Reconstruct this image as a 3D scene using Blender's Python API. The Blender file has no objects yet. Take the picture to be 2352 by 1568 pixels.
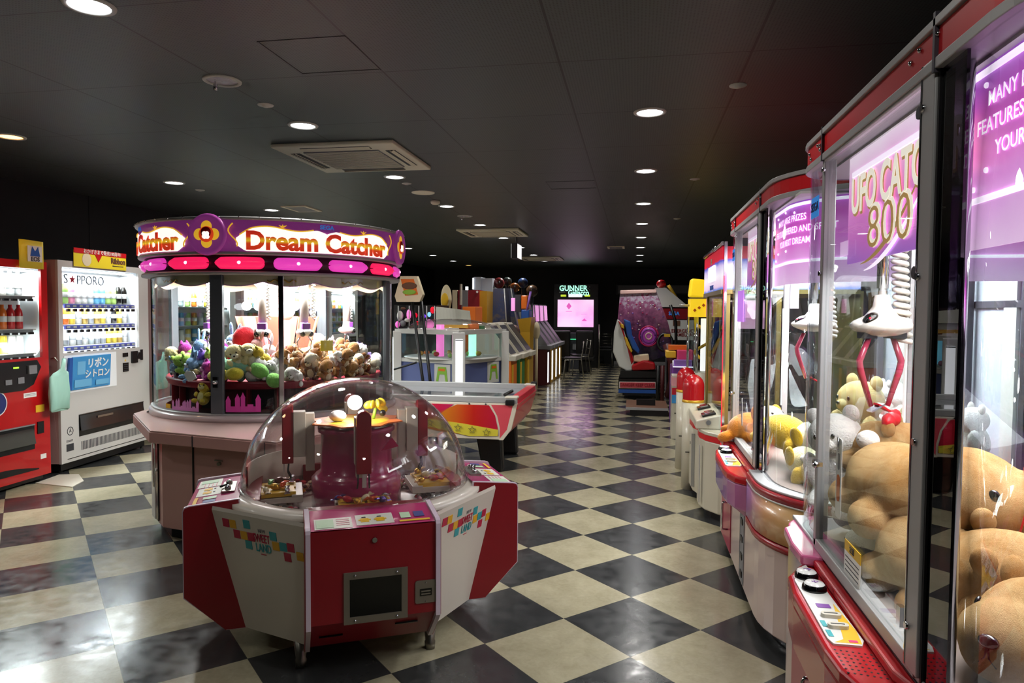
import bpy, bmesh, math, random
from mathutils import Matrix, Vector, Euler, noise
PI = math.pi
sc = bpy.context.scene
COL = sc.collection
rnd = random.Random(7)

# ------------------------------------------------------------------ materials
def lin(h):
    if isinstance(h, str):
        h = h.lstrip('#')
        c = [int(h[i:i+2], 16)/255 for i in (0, 2, 4)]
        return tuple((v/12.92 if v <= .04045 else ((v+.055)/1.055)**2.4) for v in c) + (1,)
    return tuple(h)+(1,) if len(h) == 3 else tuple(h)

MATS = {}
def mat(key, color='#808080', rough=.5, metal=0, emit=None, es=1.0, coat=0, sheen=0, bump=0, bscale=40, spec=.5, noise_c=None, nscale=8):
    if key in MATS: return MATS[key]
    m = bpy.data.materials.new(key); m.use_nodes = True
    nt = m.node_tree; b = nt.nodes['Principled BSDF']
    b.inputs['Base Color'].default_value = lin(color)
    b.inputs['Roughness'].default_value = rough
    b.inputs['Metallic'].default_value = metal
    b.inputs['Specular IOR Level'].default_value = spec
    b.inputs['Coat Weight'].default_value = coat
    b.inputs['Coat Roughness'].default_value = .06
    if sheen:
        b.inputs['Sheen Weight'].default_value = sheen; b.inputs['Sheen Roughness'].default_value = .4
    if emit:
        b.inputs['Emission Color'].default_value = lin(emit); b.inputs['Emission Strength'].default_value = es
    if bump or noise_c:
        tc = nt.nodes.new('ShaderNodeTexCoord')
        n = nt.nodes.new('ShaderNodeTexNoise'); n.inputs['Scale'].default_value = bscale if bump else nscale
        n.inputs['Detail'].default_value = 4
        nt.links.new(tc.outputs['Object'], n.inputs['Vector'])
        if bump:
            bp = nt.nodes.new('ShaderNodeBump'); bp.inputs['Strength'].default_value = bump; bp.inputs['Distance'].default_value = .01
            nt.links.new(n.outputs['Fac'], bp.inputs['Height']); nt.links.new(bp.outputs['Normal'], b.inputs['Normal'])
        if noise_c:
            n2 = nt.nodes.new('ShaderNodeTexNoise'); n2.inputs['Scale'].default_value = nscale; n2.inputs['Detail'].default_value = 5
            nt.links.new(tc.outputs['Object'], n2.inputs['Vector'])
            mx = nt.nodes.new('ShaderNodeMix'); mx.data_type = 'RGBA'
            mx.inputs[6].default_value = lin(color); mx.inputs[7].default_value = lin(noise_c)
            rp = nt.nodes.new('ShaderNodeMapRange'); rp.inputs[1].default_value = .35; rp.inputs[2].default_value = .65
            nt.links.new(n2.outputs['Fac'], rp.inputs[0]); nt.links.new(rp.outputs[0], mx.inputs[0])
            nt.links.new(mx.outputs[2], b.inputs['Base Color'])
            if emit: nt.links.new(mx.outputs[2], b.inputs['Emission Color'])
    MATS[key] = m
    return m

def glassmat(key, tint='#ffffff', base=.05, gain=.6, power=4.0, rough=.0, alpha=0):
    m = bpy.data.materials.new(key); m.use_nodes = True; nt = m.node_tree; nt.nodes.clear()
    out = nt.nodes.new('ShaderNodeOutputMaterial'); tr = nt.nodes.new('ShaderNodeBsdfTransparent')
    gl = nt.nodes.new('ShaderNodeBsdfGlossy'); gl.inputs['Roughness'].default_value = rough
    tr.inputs[0].default_value = lin(tint)
    lw = nt.nodes.new('ShaderNodeLayerWeight'); lw.inputs[0].default_value = .5
    pw = nt.nodes.new('ShaderNodeMath'); pw.operation = 'POWER'; pw.inputs[1].default_value = power
    ma = nt.nodes.new('ShaderNodeMath'); ma.operation = 'MULTIPLY_ADD'; ma.inputs[1].default_value = gain; ma.inputs[2].default_value = base
    mx = nt.nodes.new('ShaderNodeMixShader')
    nt.links.new(lw.outputs['Facing'], pw.inputs[0]); nt.links.new(pw.outputs[0], ma.inputs[0])
    nt.links.new(ma.outputs[0], mx.inputs[0]); nt.links.new(tr.outputs[0], mx.inputs[1]); nt.links.new(gl.outputs[0], mx.inputs[2])
    last = mx
    if alpha:
        df = nt.nodes.new('ShaderNodeBsdfDiffuse'); df.inputs[0].default_value = (.8, .8, .8, 1)
        m2 = nt.nodes.new('ShaderNodeMixShader'); m2.inputs[0].default_value = alpha
        nt.links.new(mx.outputs[0], m2.inputs[1]); nt.links.new(df.outputs[0], m2.inputs[2]); last = m2
    nt.links.new(last.outputs[0], out.inputs[0])
    MATS[key] = m
    return m

def rampmat(key, axis, stops, rough=.4, es=0, lo=0., hi=1., nz=0, nsc=4, bands=None, coat=0):
    """object-space colour gradient along an axis (printed artwork, plus the glow painted into banner_back); bands adds thin stripes"""
    m = bpy.data.materials.new(key); m.use_nodes = True; nt = m.node_tree; b = nt.nodes['Principled BSDF']
    b.inputs['Roughness'].default_value = rough; b.inputs['Coat Weight'].default_value = coat
    tc = nt.nodes.new('ShaderNodeTexCoord'); sp = nt.nodes.new('ShaderNodeSeparateXYZ')
    nt.links.new(tc.outputs['Object'], sp.inputs[0])
    mr = nt.nodes.new('ShaderNodeMapRange'); mr.inputs[1].default_value = lo; mr.inputs[2].default_value = hi
    src = sp.outputs['xyz'.index(axis)]
    if nz:
        n = nt.nodes.new('ShaderNodeTexNoise'); n.inputs['Scale'].default_value = nsc
        nt.links.new(tc.outputs['Object'], n.inputs['Vector'])
        a = nt.nodes.new('ShaderNodeMath'); a.operation = 'MULTIPLY_ADD'; a.inputs[1].default_value = nz
        nt.links.new(n.outputs['Fac'], a.inputs[0]); nt.links.new(src, a.inputs[2]); src = a.outputs[0]
    nt.links.new(src, mr.inputs[0])
    cr = nt.nodes.new('ShaderNodeValToRGB'); e = cr.color_ramp.elements
    while len(e) < len(stops): e.new(.5)
    for el, (p, c) in zip(e, stops): el.position = p; el.color = lin(c)
    nt.links.new(mr.outputs[0], cr.inputs[0]); nt.links.new(cr.outputs[0], b.inputs['Base Color'])
    if es:
        nt.links.new(cr.outputs[0], b.inputs['Emission Color']); b.inputs['Emission Strength'].default_value = es
    MATS[key] = m
    return m

def M(k): return MATS[k]

# ------------------------------------------------------------------ mesh builder
TXT = {}
def textmesh(s, bold):
    k = (s, bold)
    if k in TXT: return TXT[k]
    cu = bpy.data.curves.new('t', 'FONT'); cu.body = s; cu.size = 1; cu.resolution_u = 3
    cu.align_x = 'CENTER'; cu.align_y = 'CENTER'; cu.offset = bold; cu.extrude = .02
    o = bpy.data.objects.new('t', cu); COL.objects.link(o)
    dg = bpy.context.evaluated_depsgraph_get(); me = bpy.data.meshes.new_from_object(o.evaluated_get(dg))
    V = [v.co.copy() for v in me.vertices]; F = [tuple(p.vertices) for p in me.polygons]
    bpy.data.objects.remove(o); bpy.data.curves.remove(cu); bpy.data.meshes.remove(me)
    TXT[k] = (V, F)
    return TXT[k]

class MB:
    def __init__(s, m=None, xf=None):
        s.V = []; s.F = []; s.MI = []; s.S = []; s.mats = []; s.cur = 0; s.xf = xf or Matrix(); s.sm = False; s.pc = [0]; s.fp = []
        if m: s.m(m)
    def m(s, key):
        mm = MATS[key]
        if mm not in s.mats: s.mats.append(mm)
        s.cur = s.mats.index(mm); return s
    def add(s, V, F, smooth=None, M4=None):
        X = s.xf @ M4 if M4 is not None else s.xf
        n = len(s.V); s.V += [X @ Vector(v) for v in V]
        for f in F:
            s.F.append(tuple(i+n for i in f)); s.fp.append(s.pc[-1]); s.MI.append(s.cur); s.S.append(s.sm if smooth is None else smooth)
        return s
    def box(s, cx, cy, cz, sx, sy, sz, rot=None):
        V = [(x*sx/2, y*sy/2, z*sz/2) for x in (-1, 1) for y in (-1, 1) for z in (-1, 1)]
        F = [(0, 1, 3, 2), (4, 6, 7, 5), (0, 4, 5, 1), (2, 3, 7, 6), (0, 2, 6, 4), (1, 5, 7, 3)]
        T = Matrix.Translation((cx, cy, cz))
        if rot: T = T @ Euler(rot).to_matrix().to_4x4()
        return s.add(V, F, False, T)
    def bx(s, x0, x1, y0, y1, z0, z1): return s.box((x0+x1)/2, (y0+y1)/2, (z0+z1)/2, abs(x1-x0), abs(y1-y0), abs(z1-z0))
    def ring(s, pts_list, close=True, cap=True, smooth=True):
        n = len(pts_list[0]); V = [p for r in pts_list for p in r]; F = []
        for i in range(len(pts_list)-1):
            for j in range(n if close else n-1):
                k = (j+1) % n; F.append((i*n+j, i*n+k, (i+1)*n+k, (i+1)*n+j))
        s.add(V, F, smooth)
        if cap:
            s.add(pts_list[0], [tuple(range(n))], False); s.add(pts_list[-1], [tuple(range(n))], False)
        return s
    def bar(s, p, q, r, r2=None, n=12, cap=True):
        p = Vector(p); q = Vector(q); d = (q-p).normalized(); r2 = r if r2 is None else r2
        a = d.orthogonal().normalized(); b = d.cross(a)
        R = [[c + (a*math.cos(t)+b*math.sin(t))*rr for t in [2*PI*i/n for i in range(n)]] for c, rr in ((p, r), (q, r2))]
        return s.ring(R, True, cap)
    def tube(s, pts, r, n=8, cap=True, close=False):
        P = [Vector(p) for p in pts]; rs = r if isinstance(r, (list, tuple)) else [r]*len(P); R = []
        a = None
        for i, p in enumerate(P):
            d = ((P[(i+1) % len(P)] if (close or i < len(P)-1) else p) - (P[i-1] if (close or i > 0) else p))
            d = d.normalized() if d.length > 1e-9 else Vector((0, 0, 1))
            if a is None: a = d.orthogonal().normalized()
            a = (a - d*a.dot(d)); a = a.normalized() if a.length > 1e-6 else d.orthogonal().normalized()
            b = d.cross(a)
            R.append([p+(a*math.cos(2*PI*j/n)+b*math.sin(2*PI*j/n))*rs[i] for j in range(n)])
        if close: R.append(R[0])
        return s.ring(R, True, cap and not close)
    def lathe(s, prof, n=32, c=(0, 0, 0), a0=0, a1=2*PI, M4=None, smooth=True):
        full = abs(a1-a0-2*PI) < 1e-6; k = n if full else n+1; V = []; F = []
        for (r, z) in prof:
            for j in range(k):
                a = a0+(a1-a0)*j/n; V.append((c[0]+r*math.cos(a), c[1]+r*math.sin(a), c[2]+z))
        for i in range(len(prof)-1):
            for j in range(n):
                j2 = (j+1) % k; F.append((i*k+j, i*k+j2, (i+1)*k+j2, (i+1)*k+j))
        return s.add(V, F, smooth, M4)
    def prism(s, poly, z0, z1, M4=None, smooth=False):
        n = len(poly); V = [(x, y, z0) for x, y in poly]+[(x, y, z1) for x, y in poly]
        F = [(i, (i+1) % n, n+(i+1) % n, n+i) for i in range(n)]
        s.add(V, F, smooth, M4); s.add(V[:n], [tuple(range(n))], False, M4); return s.add(V[n:], [tuple(range(n))], False, M4)
    def wall(s, pts, t, z0, z1, smooth=True):
        """thin wall following an open plan polyline, thickness t to its left"""
        P = [Vector((x, y, 0)) for x, y in pts]; N = []
        for i in range(len(P)):
            d = (P[min(i+1, len(P)-1)]-P[max(i-1, 0)]).normalized(); N.append(Vector((-d.y, d.x, 0)))
        Q = [p+n*t for p, n in zip(P, N)]; k = len(P)
        V = [(p.x, p.y, z) for z in (z0, z1) for p in P]+[(p.x, p.y, z) for z in (z0, z1) for p in Q]
        F = []
        for i in range(k-1):
            F += [(i, i+1, k+i+1, k+i), (2*k+i, 3*k+i, 3*k+i+1, 2*k+i+1)]
        s.add(V, F, smooth)
        F = []
        for i in range(k-1): F += [(i, 2*k+i, 2*k+i+1, i+1), (k+i, k+i+1, 3*k+i+1, 3*k+i)]
        F += [(0, k, 3*k, 2*k), (k-1, 3*k-1, 4*k-1, 2*k-1)]
        return s.add(V, F, False)
    def ball(s, c, r, nu=16, nv=10, rot=None, v0=0, v1=1):
        r = (r, r, r) if not isinstance(r, (tuple, list)) else r; V = []; F = []
        for i in range(nv+1):
            t = PI*(v0+(v1-v0)*i/nv)
            for j in range(nu):
                a = 2*PI*j/nu; V.append((r[0]*math.sin(t)*math.cos(a), r[1]*math.sin(t)*math.sin(a), r[2]*math.cos(t)))
        for i in range(nv):
            for j in range(nu): k = (j+1) % nu; F.append((i*nu+j, (i+1)*nu+j, (i+1)*nu+k, i*nu+k))
        T = Matrix.Translation(c)
        if rot: T = T @ Euler(rot).to_matrix().to_4x4()
        return s.add(V, F, True, T)
    def quad(s, *p): return s.add(p, [tuple(range(len(p)))], False)
    def text(s, st, size, M4, bold=0., sx=1., fn=None, depth=1.):
        V, F = textmesh(st, bold)
        W = [Vector((v.x*size*sx, v.y*size, (v.z+.02)*size*depth)) for v in V]
        if fn: return s.add([fn(v) for v in W], F, False)
        return s.add(W, F, False, M4)
    def nx(s):
        s.pc.append(s.pc[-1]+1); return s
    def pieces(s, name, parent=None, bevel=0, label=None):
        """one object per piece marked with nx()"""
        R = []
        for k in sorted(set(s.fp)):
            q = MB(); q.mats = s.mats; ids = [i for i, p in enumerate(s.fp) if p == k]; mp = {}
            for i in ids:
                for v in s.F[i]:
                    if v not in mp: mp[v] = len(q.V); q.V.append(s.V[v])
                q.F.append(tuple(mp[v] for v in s.F[i])); q.MI.append(s.MI[i]); q.S.append(s.S[i])
            o = q.build(name, parent, bevel)
            if label: o['label'] = label
            R.append(o)
        return R
    def build(s, name, parent=None, bevel=0, loc=None, rot=None, seg=2, weld=True):
        me = bpy.data.meshes.new(name); me.from_pydata([tuple(v) for v in s.V], [], s.F)
        for m in s.mats: me.materials.append(m)
        me.polygons.foreach_set('material_index', s.MI); me.polygons.foreach_set('use_smooth', s.S)
        bm = bmesh.new(); bm.from_mesh(me)
        if weld: bmesh.ops.remove_doubles(bm, verts=bm.verts, dist=1e-5)
        bmesh.ops.recalc_face_normals(bm, faces=bm.faces); bm.to_mesh(me); bm.free()
        o = bpy.data.objects.new(name, me); COL.objects.link(o)
        if parent: o.parent = parent
        if loc: o.location = loc
        if rot: o.rotation_euler = rot
        if bevel:
            b = o.modifiers.new('bevel', 'BEVEL'); b.width = bevel; b.segments = seg; b.limit_method = 'ANGLE'; b.angle_limit = .6
            b.harden_normals = False
        return o

def TR(x, y, z, rx=0, ry=0, rz=0): return Matrix.Translation((x, y, z)) @ Euler((rx, ry, rz)).to_matrix().to_4x4()
# frame facing -x : text written on a vertical plane whose outward normal is given by angle a (plan)
def FACE(x, y, z, a, tilt=0, roll=0):
    """plane frame: local x = to the right as read, local y = up, local z = outward normal at plan angle a"""
    n = Vector((math.cos(a), math.sin(a), 0)); r = Vector((-math.sin(a), math.cos(a), 0)); u = Vector((0, 0, 1))
    R = Matrix((r, u, n)).transposed().to_4x4()
    return Matrix.Translation((x, y, z)) @ R @ Matrix.Rotation(tilt, 4, 'X') @ Matrix.Rotation(roll, 4, 'Z')

def props(o, label=None, cat=None, group=None, kind=None):
    if label: o['label'] = label
    if cat: o['category'] = cat
    if group: o['group'] = group
    if kind: o['kind'] = kind
    return o
def thing(name, label, cat, loc=(0, 0, 0), rot=(0, 0, 0), group=None):
    o = bpy.data.objects.new(name, None); COL.objects.link(o); o.empty_display_size = .1
    o.location = loc; o.rotation_euler = rot if not isinstance(rot, (int, float)) else (0, 0, rot)
    return props(o, label, cat, group)
def struct(b, name, **k): return props(b.build(name, **k), kind='structure')
KIDS = {}
def copy_tree(o, parent=None):
    c = o.copy(); COL.objects.link(c)
    if parent: c.parent = parent
    for ch in list(o.children): copy_tree(ch, c)
    return c
def dup(o, loc, rot, label, group=None, scale=None):
    c = copy_tree(o); c.location = loc; c.rotation_euler = rot; c['label'] = label
    if group: c['group'] = group
    if scale: c.scale = scale if isinstance(scale, tuple) else (scale,)*3
    return c
def arc(cx, cy, r, a0, a1, n): return [(cx+r*math.cos(a0+(a1-a0)*i/n), cy+r*math.sin(a0+(a1-a0)*i/n)) for i in range(n+1)]
def rrect(w, h, r, n=4):
    P = []
    for (x, y, a) in ((w/2-r, h/2-r, 0), (-w/2+r, h/2-r, PI/2), (-w/2+r, -h/2+r, PI), (w/2-r, -h/2+r, 1.5*PI)):
        P += arc(x, y, r, a, a+PI/2, n)
    return P

# ------------------------------------------------------------------ camera (lens and pose solved from the floor checker)
F_PX = 1597.5; HC = 1.4707; YAW = -.17593; PITCH = .043054; ROLL = .006493
_f = Vector((math.sin(YAW)*math.cos(PITCH), math.cos(YAW)*math.cos(PITCH), -math.sin(PITCH)))
_r0 = Vector((math.cos(YAW), -math.sin(YAW), 0)); _u0 = _r0.cross(_f)
_r = _r0*math.cos(ROLL)+_u0*math.sin(ROLL); _u = -_r0*math.sin(ROLL)+_u0*math.cos(ROLL)
cd = bpy.data.cameras.new('camera'); cam = bpy.data.objects.new('camera', cd); COL.objects.link(cam)
cd.sensor_width = 36; cd.lens = 36*F_PX/2352; cd.clip_start = .02
mw = Matrix((_r, _u, -_f)).transposed().to_4x4(); mw.translation = (0, 0, HC); cam.matrix_world = mw
sc.camera = cam
def at(px, py, Y):
    """the point of the room seen at a photo pixel, at depth Y along the aisle"""
    d = _f + _r*((px-1176)/F_PX) - _u*((py-784)/F_PX)
    return Vector((0, 0, HC)) + d*(Y/d.y)
vs = sc.view_settings; vs.view_transform = 'Standard'; vs.look = 'None'; vs.gamma = 1; vs.exposure = 0
vs.use_curve_mapping = False
sc.cycles.use_adaptive_sampling = True; sc.cycles.adaptive_threshold = .05; sc.cycles.max_bounces = 5; sc.cycles.transparent_max_bounces = 20; sc.cycles.diffuse_bounces = 2; sc.cycles.glossy_bounces = 3
sc.cycles.transmission_bounces = 6; sc.cycles.sample_clamp_indirect = 4; sc.cycles.caustics_reflective = False
sc.cycles.use_denoising = True; sc.cycles.adaptive_min_samples = 16
w = bpy.data.worlds.new('world'); sc.world = w; w.use_nodes = True
w.node_tree.nodes['Background'].inputs[0].default_value = (.01, .01, .012, 1); w.node_tree.nodes['Background'].inputs[1].default_value = .3

def lamp(name, kind, loc, power, size=.1, color=(1, 1, 1), rot=(0, 0, 0), sy=None, spread=None, label=None, parent=None):
    l = bpy.data.lights.new(name, kind); l.energy = power; l.color = color
    if kind == 'AREA':
        l.shape = 'RECTANGLE' if sy else 'DISK'; l.size = size
        if sy: l.size_y = sy
        if spread: l.spread = spread
    elif kind == 'SPOT': l.spot_size = spread or 2.4; l.spot_blend = .6; l.shadow_soft_size = size
    else: l.shadow_soft_size = size
    o = bpy.data.objects.new(name, l); COL.objects.link(o); o.location = loc; o.rotation_euler = rot
    if parent: o.parent = parent
    return o

# ------------------------------------------------------------------ shared materials
mat('white', '#d8d6d0', .35); mat('white_gloss', '#e4e2de', .15, coat=.5); mat('off_white', '#c9c2b2', .45)
mat('black', '#0b0b0c', .4); mat('black_gloss', '#08080a', .12); mat('rubber', '#101010', .7)
mat('chrome', '#c4c6ca', .12, 1); mat('alu', '#a9a9a8', .42, .25); mat('alu_dark', '#4b4850', .4, .2); mat('steel', '#8d8a80', .35, 1)
mat('red', '#b3121c', .25, coat=.4); mat('red_deep', '#8e1020', .35); mat('red_flat', '#c40f18', .4); mat('maroon', '#4d0f14', .5)
mat('crimson', '#9d1222', .32, coat=.15); mat('magenta', '#c2245f', .3); mat('pink', '#e6a0a8', .4); mat('pink_pale', '#d9b3ad', .4)
mat('pink_hot', '#e2407c', .35); mat('yellow', '#e3b52a', .45); mat('yellow_bright', '#f0d82e', .5); mat('orange', '#e0701c', .45)
mat('teal', '#2f9fa4', .45); mat('blue', '#2456a8', .4); mat('blue_dark', '#1e2c66', .45); mat('indigo', '#454a86', .4)
mat('green', '#2e7a40', .45); mat('lime', '#86b83a', .45); mat('purple', '#7a3b98', .4); mat('violet', '#8b62b8', .4)
mat('grey', '#77777a', .5); mat('grey_dark', '#33343a', .45); mat('brown', '#6b4630', .7); mat('mint', '#9fcdbd', .6)
mat('cream', '#e5d6b2', .5); mat('gold', '#d2a12e', .3, .3)
mat('lamp_white', '#ffffff', .5, emit='#f6f8ff', es=14); mat('tube_white', '#ffffff', .5, emit='#f4f7ff', es=5)
mat('glow_soft', '#ffffff', .5, emit='#f4f2f0', es=1.1); mat('lamp_warm', '#ffffff', .5, emit='#ffb060', es=6)
glassmat('glass', '#f4f8f8', .03, .5, 4.5); glassmat('glass_pane', '#f2f6f5', .04, .45, 4.)
glassmat('acrylic', '#f6f4f4', .035, .75, 3.2, alpha=.02); glassmat('glass_side', '#e9eeee', .06, .35, 3)
# ================================================================== the room
XL, XR, YF, YB, ZC = -5.9, 2.7, -2.6, 20.0, 2.7
def floor_mat():
    m = bpy.data.materials.new('checker_floor'); m.use_nodes = True; nt = m.node_tree; N = nt.nodes; L = nt.links
    b = N['Principled BSDF']; tc = N.new('ShaderNodeTexCoord')
    sub = N.new('ShaderNodeVectorMath'); sub.operation = 'SUBTRACT'; sub.inputs[1].default_value = (-.003, 4.228, 0)
    L.new(tc.outputs['Object'], sub.inputs[0])
    mp = N.new('ShaderNodeMapping'); mp.inputs['Rotation'].default_value = (0, 0, PI/4); mp.inputs['Scale'].default_value = (1/.45, 1/.45, 1)
    mp.inputs['Location'].default_value = (0, 0, .5)
    L.new(sub.outputs[0], mp.inputs[0])
    ck = N.new('ShaderNodeTexChecker'); ck.inputs['Scale'].default_value = 1
    L.new(mp.outputs[0], ck.inputs[0])
    n1 = N.new('ShaderNodeTexNoise'); n1.inputs['Scale'].default_value = 5; n1.inputs['Detail'].default_value = 10; n1.inputs['Roughness'].default_value = .68
    n2 = N.new('ShaderNodeTexNoise'); n2.inputs['Scale'].default_value = 30; n2.inputs['Detail'].default_value = 6; n2.inputs['Distortion'].default_value = 1.2
    for n in (n1, n2): L.new(tc.outputs['Object'], n.inputs['Vector'])
    ad = N.new('ShaderNodeMath'); ad.operation = 'MULTIPLY_ADD'; ad.inputs[1].default_value = .45
    L.new(n2.outputs['Fac'], ad.inputs[0]); L.new(n1.outputs['Fac'], ad.inputs[2])
    mr = N.new('ShaderNodeMapRange'); mr.inputs[1].default_value = .52; mr.inputs[2].default_value = .95; L.new(ad.outputs[0], mr.inputs[0])
    def two(a, c):
        mx = N.new('ShaderNodeMix'); mx.data_type = 'RGBA'; mx.inputs[6].default_value = lin(a); mx.inputs[7].default_value = lin(c)
        L.new(mr.outputs[0], mx.inputs[0]); return mx.outputs[2]
    dark = two('#28292a', '#414242'); lite = two('#948c72', '#ada58a')
    mx = N.new('ShaderNodeMix'); mx.data_type = 'RGBA'
    L.new(ck.outputs['Fac'], mx.inputs[0]); L.new(dark, mx.inputs[7]); L.new(lite, mx.inputs[6])
    # tile joints
    fr = N.new('ShaderNodeVectorMath'); fr.operation = 'FRACTION'; L.new(mp.outputs[0], fr.inputs[0])
    sp = N.new('ShaderNodeSeparateXYZ'); L.new(fr.outputs[0], sp.inputs[0])
    def edge(o):
        a = N.new('ShaderNodeMath'); a.operation = 'SUBTRACT'; a.inputs[1].default_value = .5; L.new(o, a.inputs[0])
        c = N.new('ShaderNodeMath'); c.operation = 'ABSOLUTE'; L.new(a.outputs[0], c.inputs[0])
        g = N.new('ShaderNodeMath'); g.operation = 'GREATER_THAN'; g.inputs[1].default_value = .497; L.new(c.outputs[0], g.inputs[0]); return g.outputs[0]
    mm = N.new('ShaderNodeMath'); mm.operation = 'MAXIMUM'; L.new(edge(sp.outputs[0]), mm.inputs[0]); L.new(edge(sp.outputs[1]), mm.inputs[1])
    mj = N.new('ShaderNodeMix'); mj.data_type = 'RGBA'; mj.inputs[7].default_value = lin('#3a382f')
    L.new(mx.outputs[2], mj.inputs[6])
    h = N.new('ShaderNodeMath'); h.operation = 'MULTIPLY'; h.inputs[1].default_value = .6; L.new(mm.outputs[0], h.inputs[0]); L.new(h.outputs[0], mj.inputs[0])
    L.new(mj.outputs[2], b.inputs['Base Color'])
    n3 = N.new('ShaderNodeTexNoise'); n3.inputs['Scale'].default_value = 14; n3.inputs['Detail'].default_value = 8; L.new(tc.outputs['Object'], n3.inputs['Vector'])
    r = N.new('ShaderNodeMapRange'); r.inputs[1].default_value = .3; r.inputs[2].default_value = .7; r.inputs[3].default_value = .13; r.inputs[4].default_value = .27
    L.new(n3.outputs['Fac'], r.inputs[0]); L.new(r.outputs[0], b.inputs['Roughness'])
    bp = N.new('ShaderNodeBump'); bp.inputs['Strength'].default_value = .05; bp.inputs['Distance'].default_value = .004
    L.new(ad.outputs[0], bp.inputs['Height']); L.new(bp.outputs[0], b.inputs['Normal'])
    b.inputs['Specular IOR Level'].default_value = .7
    MATS['checker_floor'] = m
def ceil_mat():
    m = bpy.data.materials.new('ceiling_panels'); m.use_nodes = True; nt = m.node_tree; N = nt.nodes; L = nt.links
    b = N['Principled BSDF']; tc = N.new('ShaderNodeTexCoord')
    def grid(ax, off, step, th):
        sp = N.new('ShaderNodeSeparateXYZ'); L.new(tc.outputs['Object'], sp.inputs[0])
        a = N.new('ShaderNodeMath'); a.operation = 'SUBTRACT'; a.inputs[1].default_value = off; L.new(sp.outputs[ax], a.inputs[0])
        d = N.new('ShaderNodeMath'); d.operation = 'DIVIDE'; d.inputs[1].default_value = step; L.new(a.outputs[0], d.inputs[0])
        f = N.new('ShaderNodeMath'); f.operation = 'FRACT'; L.new(d.outputs[0], f.inputs[0])
        s_ = N.new('ShaderNodeMath'); s_.operation = 'SUBTRACT'; s_.inputs[1].default_value = .5; L.new(f.outputs[0], s_.inputs[0])
        c = N.new('ShaderNodeMath'); c.operation = 'ABSOLUTE'; L.new(s_.outputs[0], c.inputs[0])
        g = N.new('ShaderNodeMath'); g.operation = 'GREATER_THAN'; g.inputs[1].default_value = .5-th/step/2; L.new(c.outputs[0], g.inputs[0])
        return g.outputs[0]
    gx = grid(0, -.39, .91, .012); gy = grid(1, 3.47, .91, .009)
    mm = N.new('ShaderNodeMath'); mm.operation = 'MAXIMUM'; L.new(gx, mm.inputs[0]); L.new(gy, mm.inputs[1])
    # perforation dots on a 15 mm pitch
    mp = N.new('ShaderNodeMapping'); mp.inputs['Scale'].default_value = (1/.0152,)*3; L.new(tc.outputs['Object'], mp.inputs[0])
    fr = N.new('ShaderNodeVectorMath'); fr.operation = 'FRACTION'; L.new(mp.outputs[0], fr.inputs[0])
    sb = N.new('ShaderNodeVectorMath'); sb.operation = 'SUBTRACT'; sb.inputs[1].default_value = (.5, .5, 0); L.new(fr.outputs[0], sb.inputs[0])
    ml = N.new('ShaderNodeVectorMath'); ml.operation = 'MULTIPLY'; ml.inputs[1].default_value = (1, 1, 0); L.new(sb.outputs[0], ml.inputs[0])
    ln = N.new('ShaderNodeVectorMath'); ln.operation = 'LENGTH'; L.new(ml.outputs[0], ln.inputs[0])
    lt = N.new('ShaderNodeMath'); lt.operation = 'LESS_THAN'; lt.inputs[1].default_value = .24; L.new(ln.outputs['Value'], lt.inputs[0])
    m1 = N.new('ShaderNodeMix'); m1.data_type = 'RGBA'; m1.inputs[6].default_value = lin('#424a4a'); m1.inputs[7].default_value = lin('#222626'); L.new(lt.outputs[0], m1.inputs[0])
    m2 = N.new('ShaderNodeMix'); m2.data_type = 'RGBA'; m2.inputs[7].default_value = lin('#050505'); L.new(m1.outputs[2], m2.inputs[6]); L.new(mm.outputs[0], m2.inputs[0])
    L.new(m2.outputs[2], b.inputs['Base Color']); b.inputs['Roughness'].default_value = .45
    MATS['ceiling_panels'] = m
floor_mat(); ceil_mat()
mat('wall_dark', '#1d1f21', .55, noise_c='#191b1d', nscale=3); mat('wall_back', '#0d0e10', .6)
struct(MB('checker_floor').bx(XL-.1, XR+.1, YF-.1, YB+.1, -.1, 0), 'floor')
struct(MB('ceiling_panels').bx(XL-.1, XR+.1, YF-.1, YB+.1, ZC, ZC+.1), 'ceiling')
struct(MB('wall_dark').bx(XL-.1, XL, YF, YB, 0, ZC), 'wall_left'); struct(MB('wall_back').bx(XR, XR+.1, YF, YB, 0, ZC), 'wall_right')
struct(MB('wall_back').bx(XL, XR, YB, YB+.1, 0, ZC), 'wall_back'); struct(MB('wall_dark').bx(XL, XR, YF-.1, YF, 0, ZC), 'wall_front')
b = MB('black')
for y in (4.9, 6.72, 8.54, 10.36): b.bx(XL, XL+.004, y, y+.012, 0, ZC)
struct(b, 'trim_1')
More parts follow.
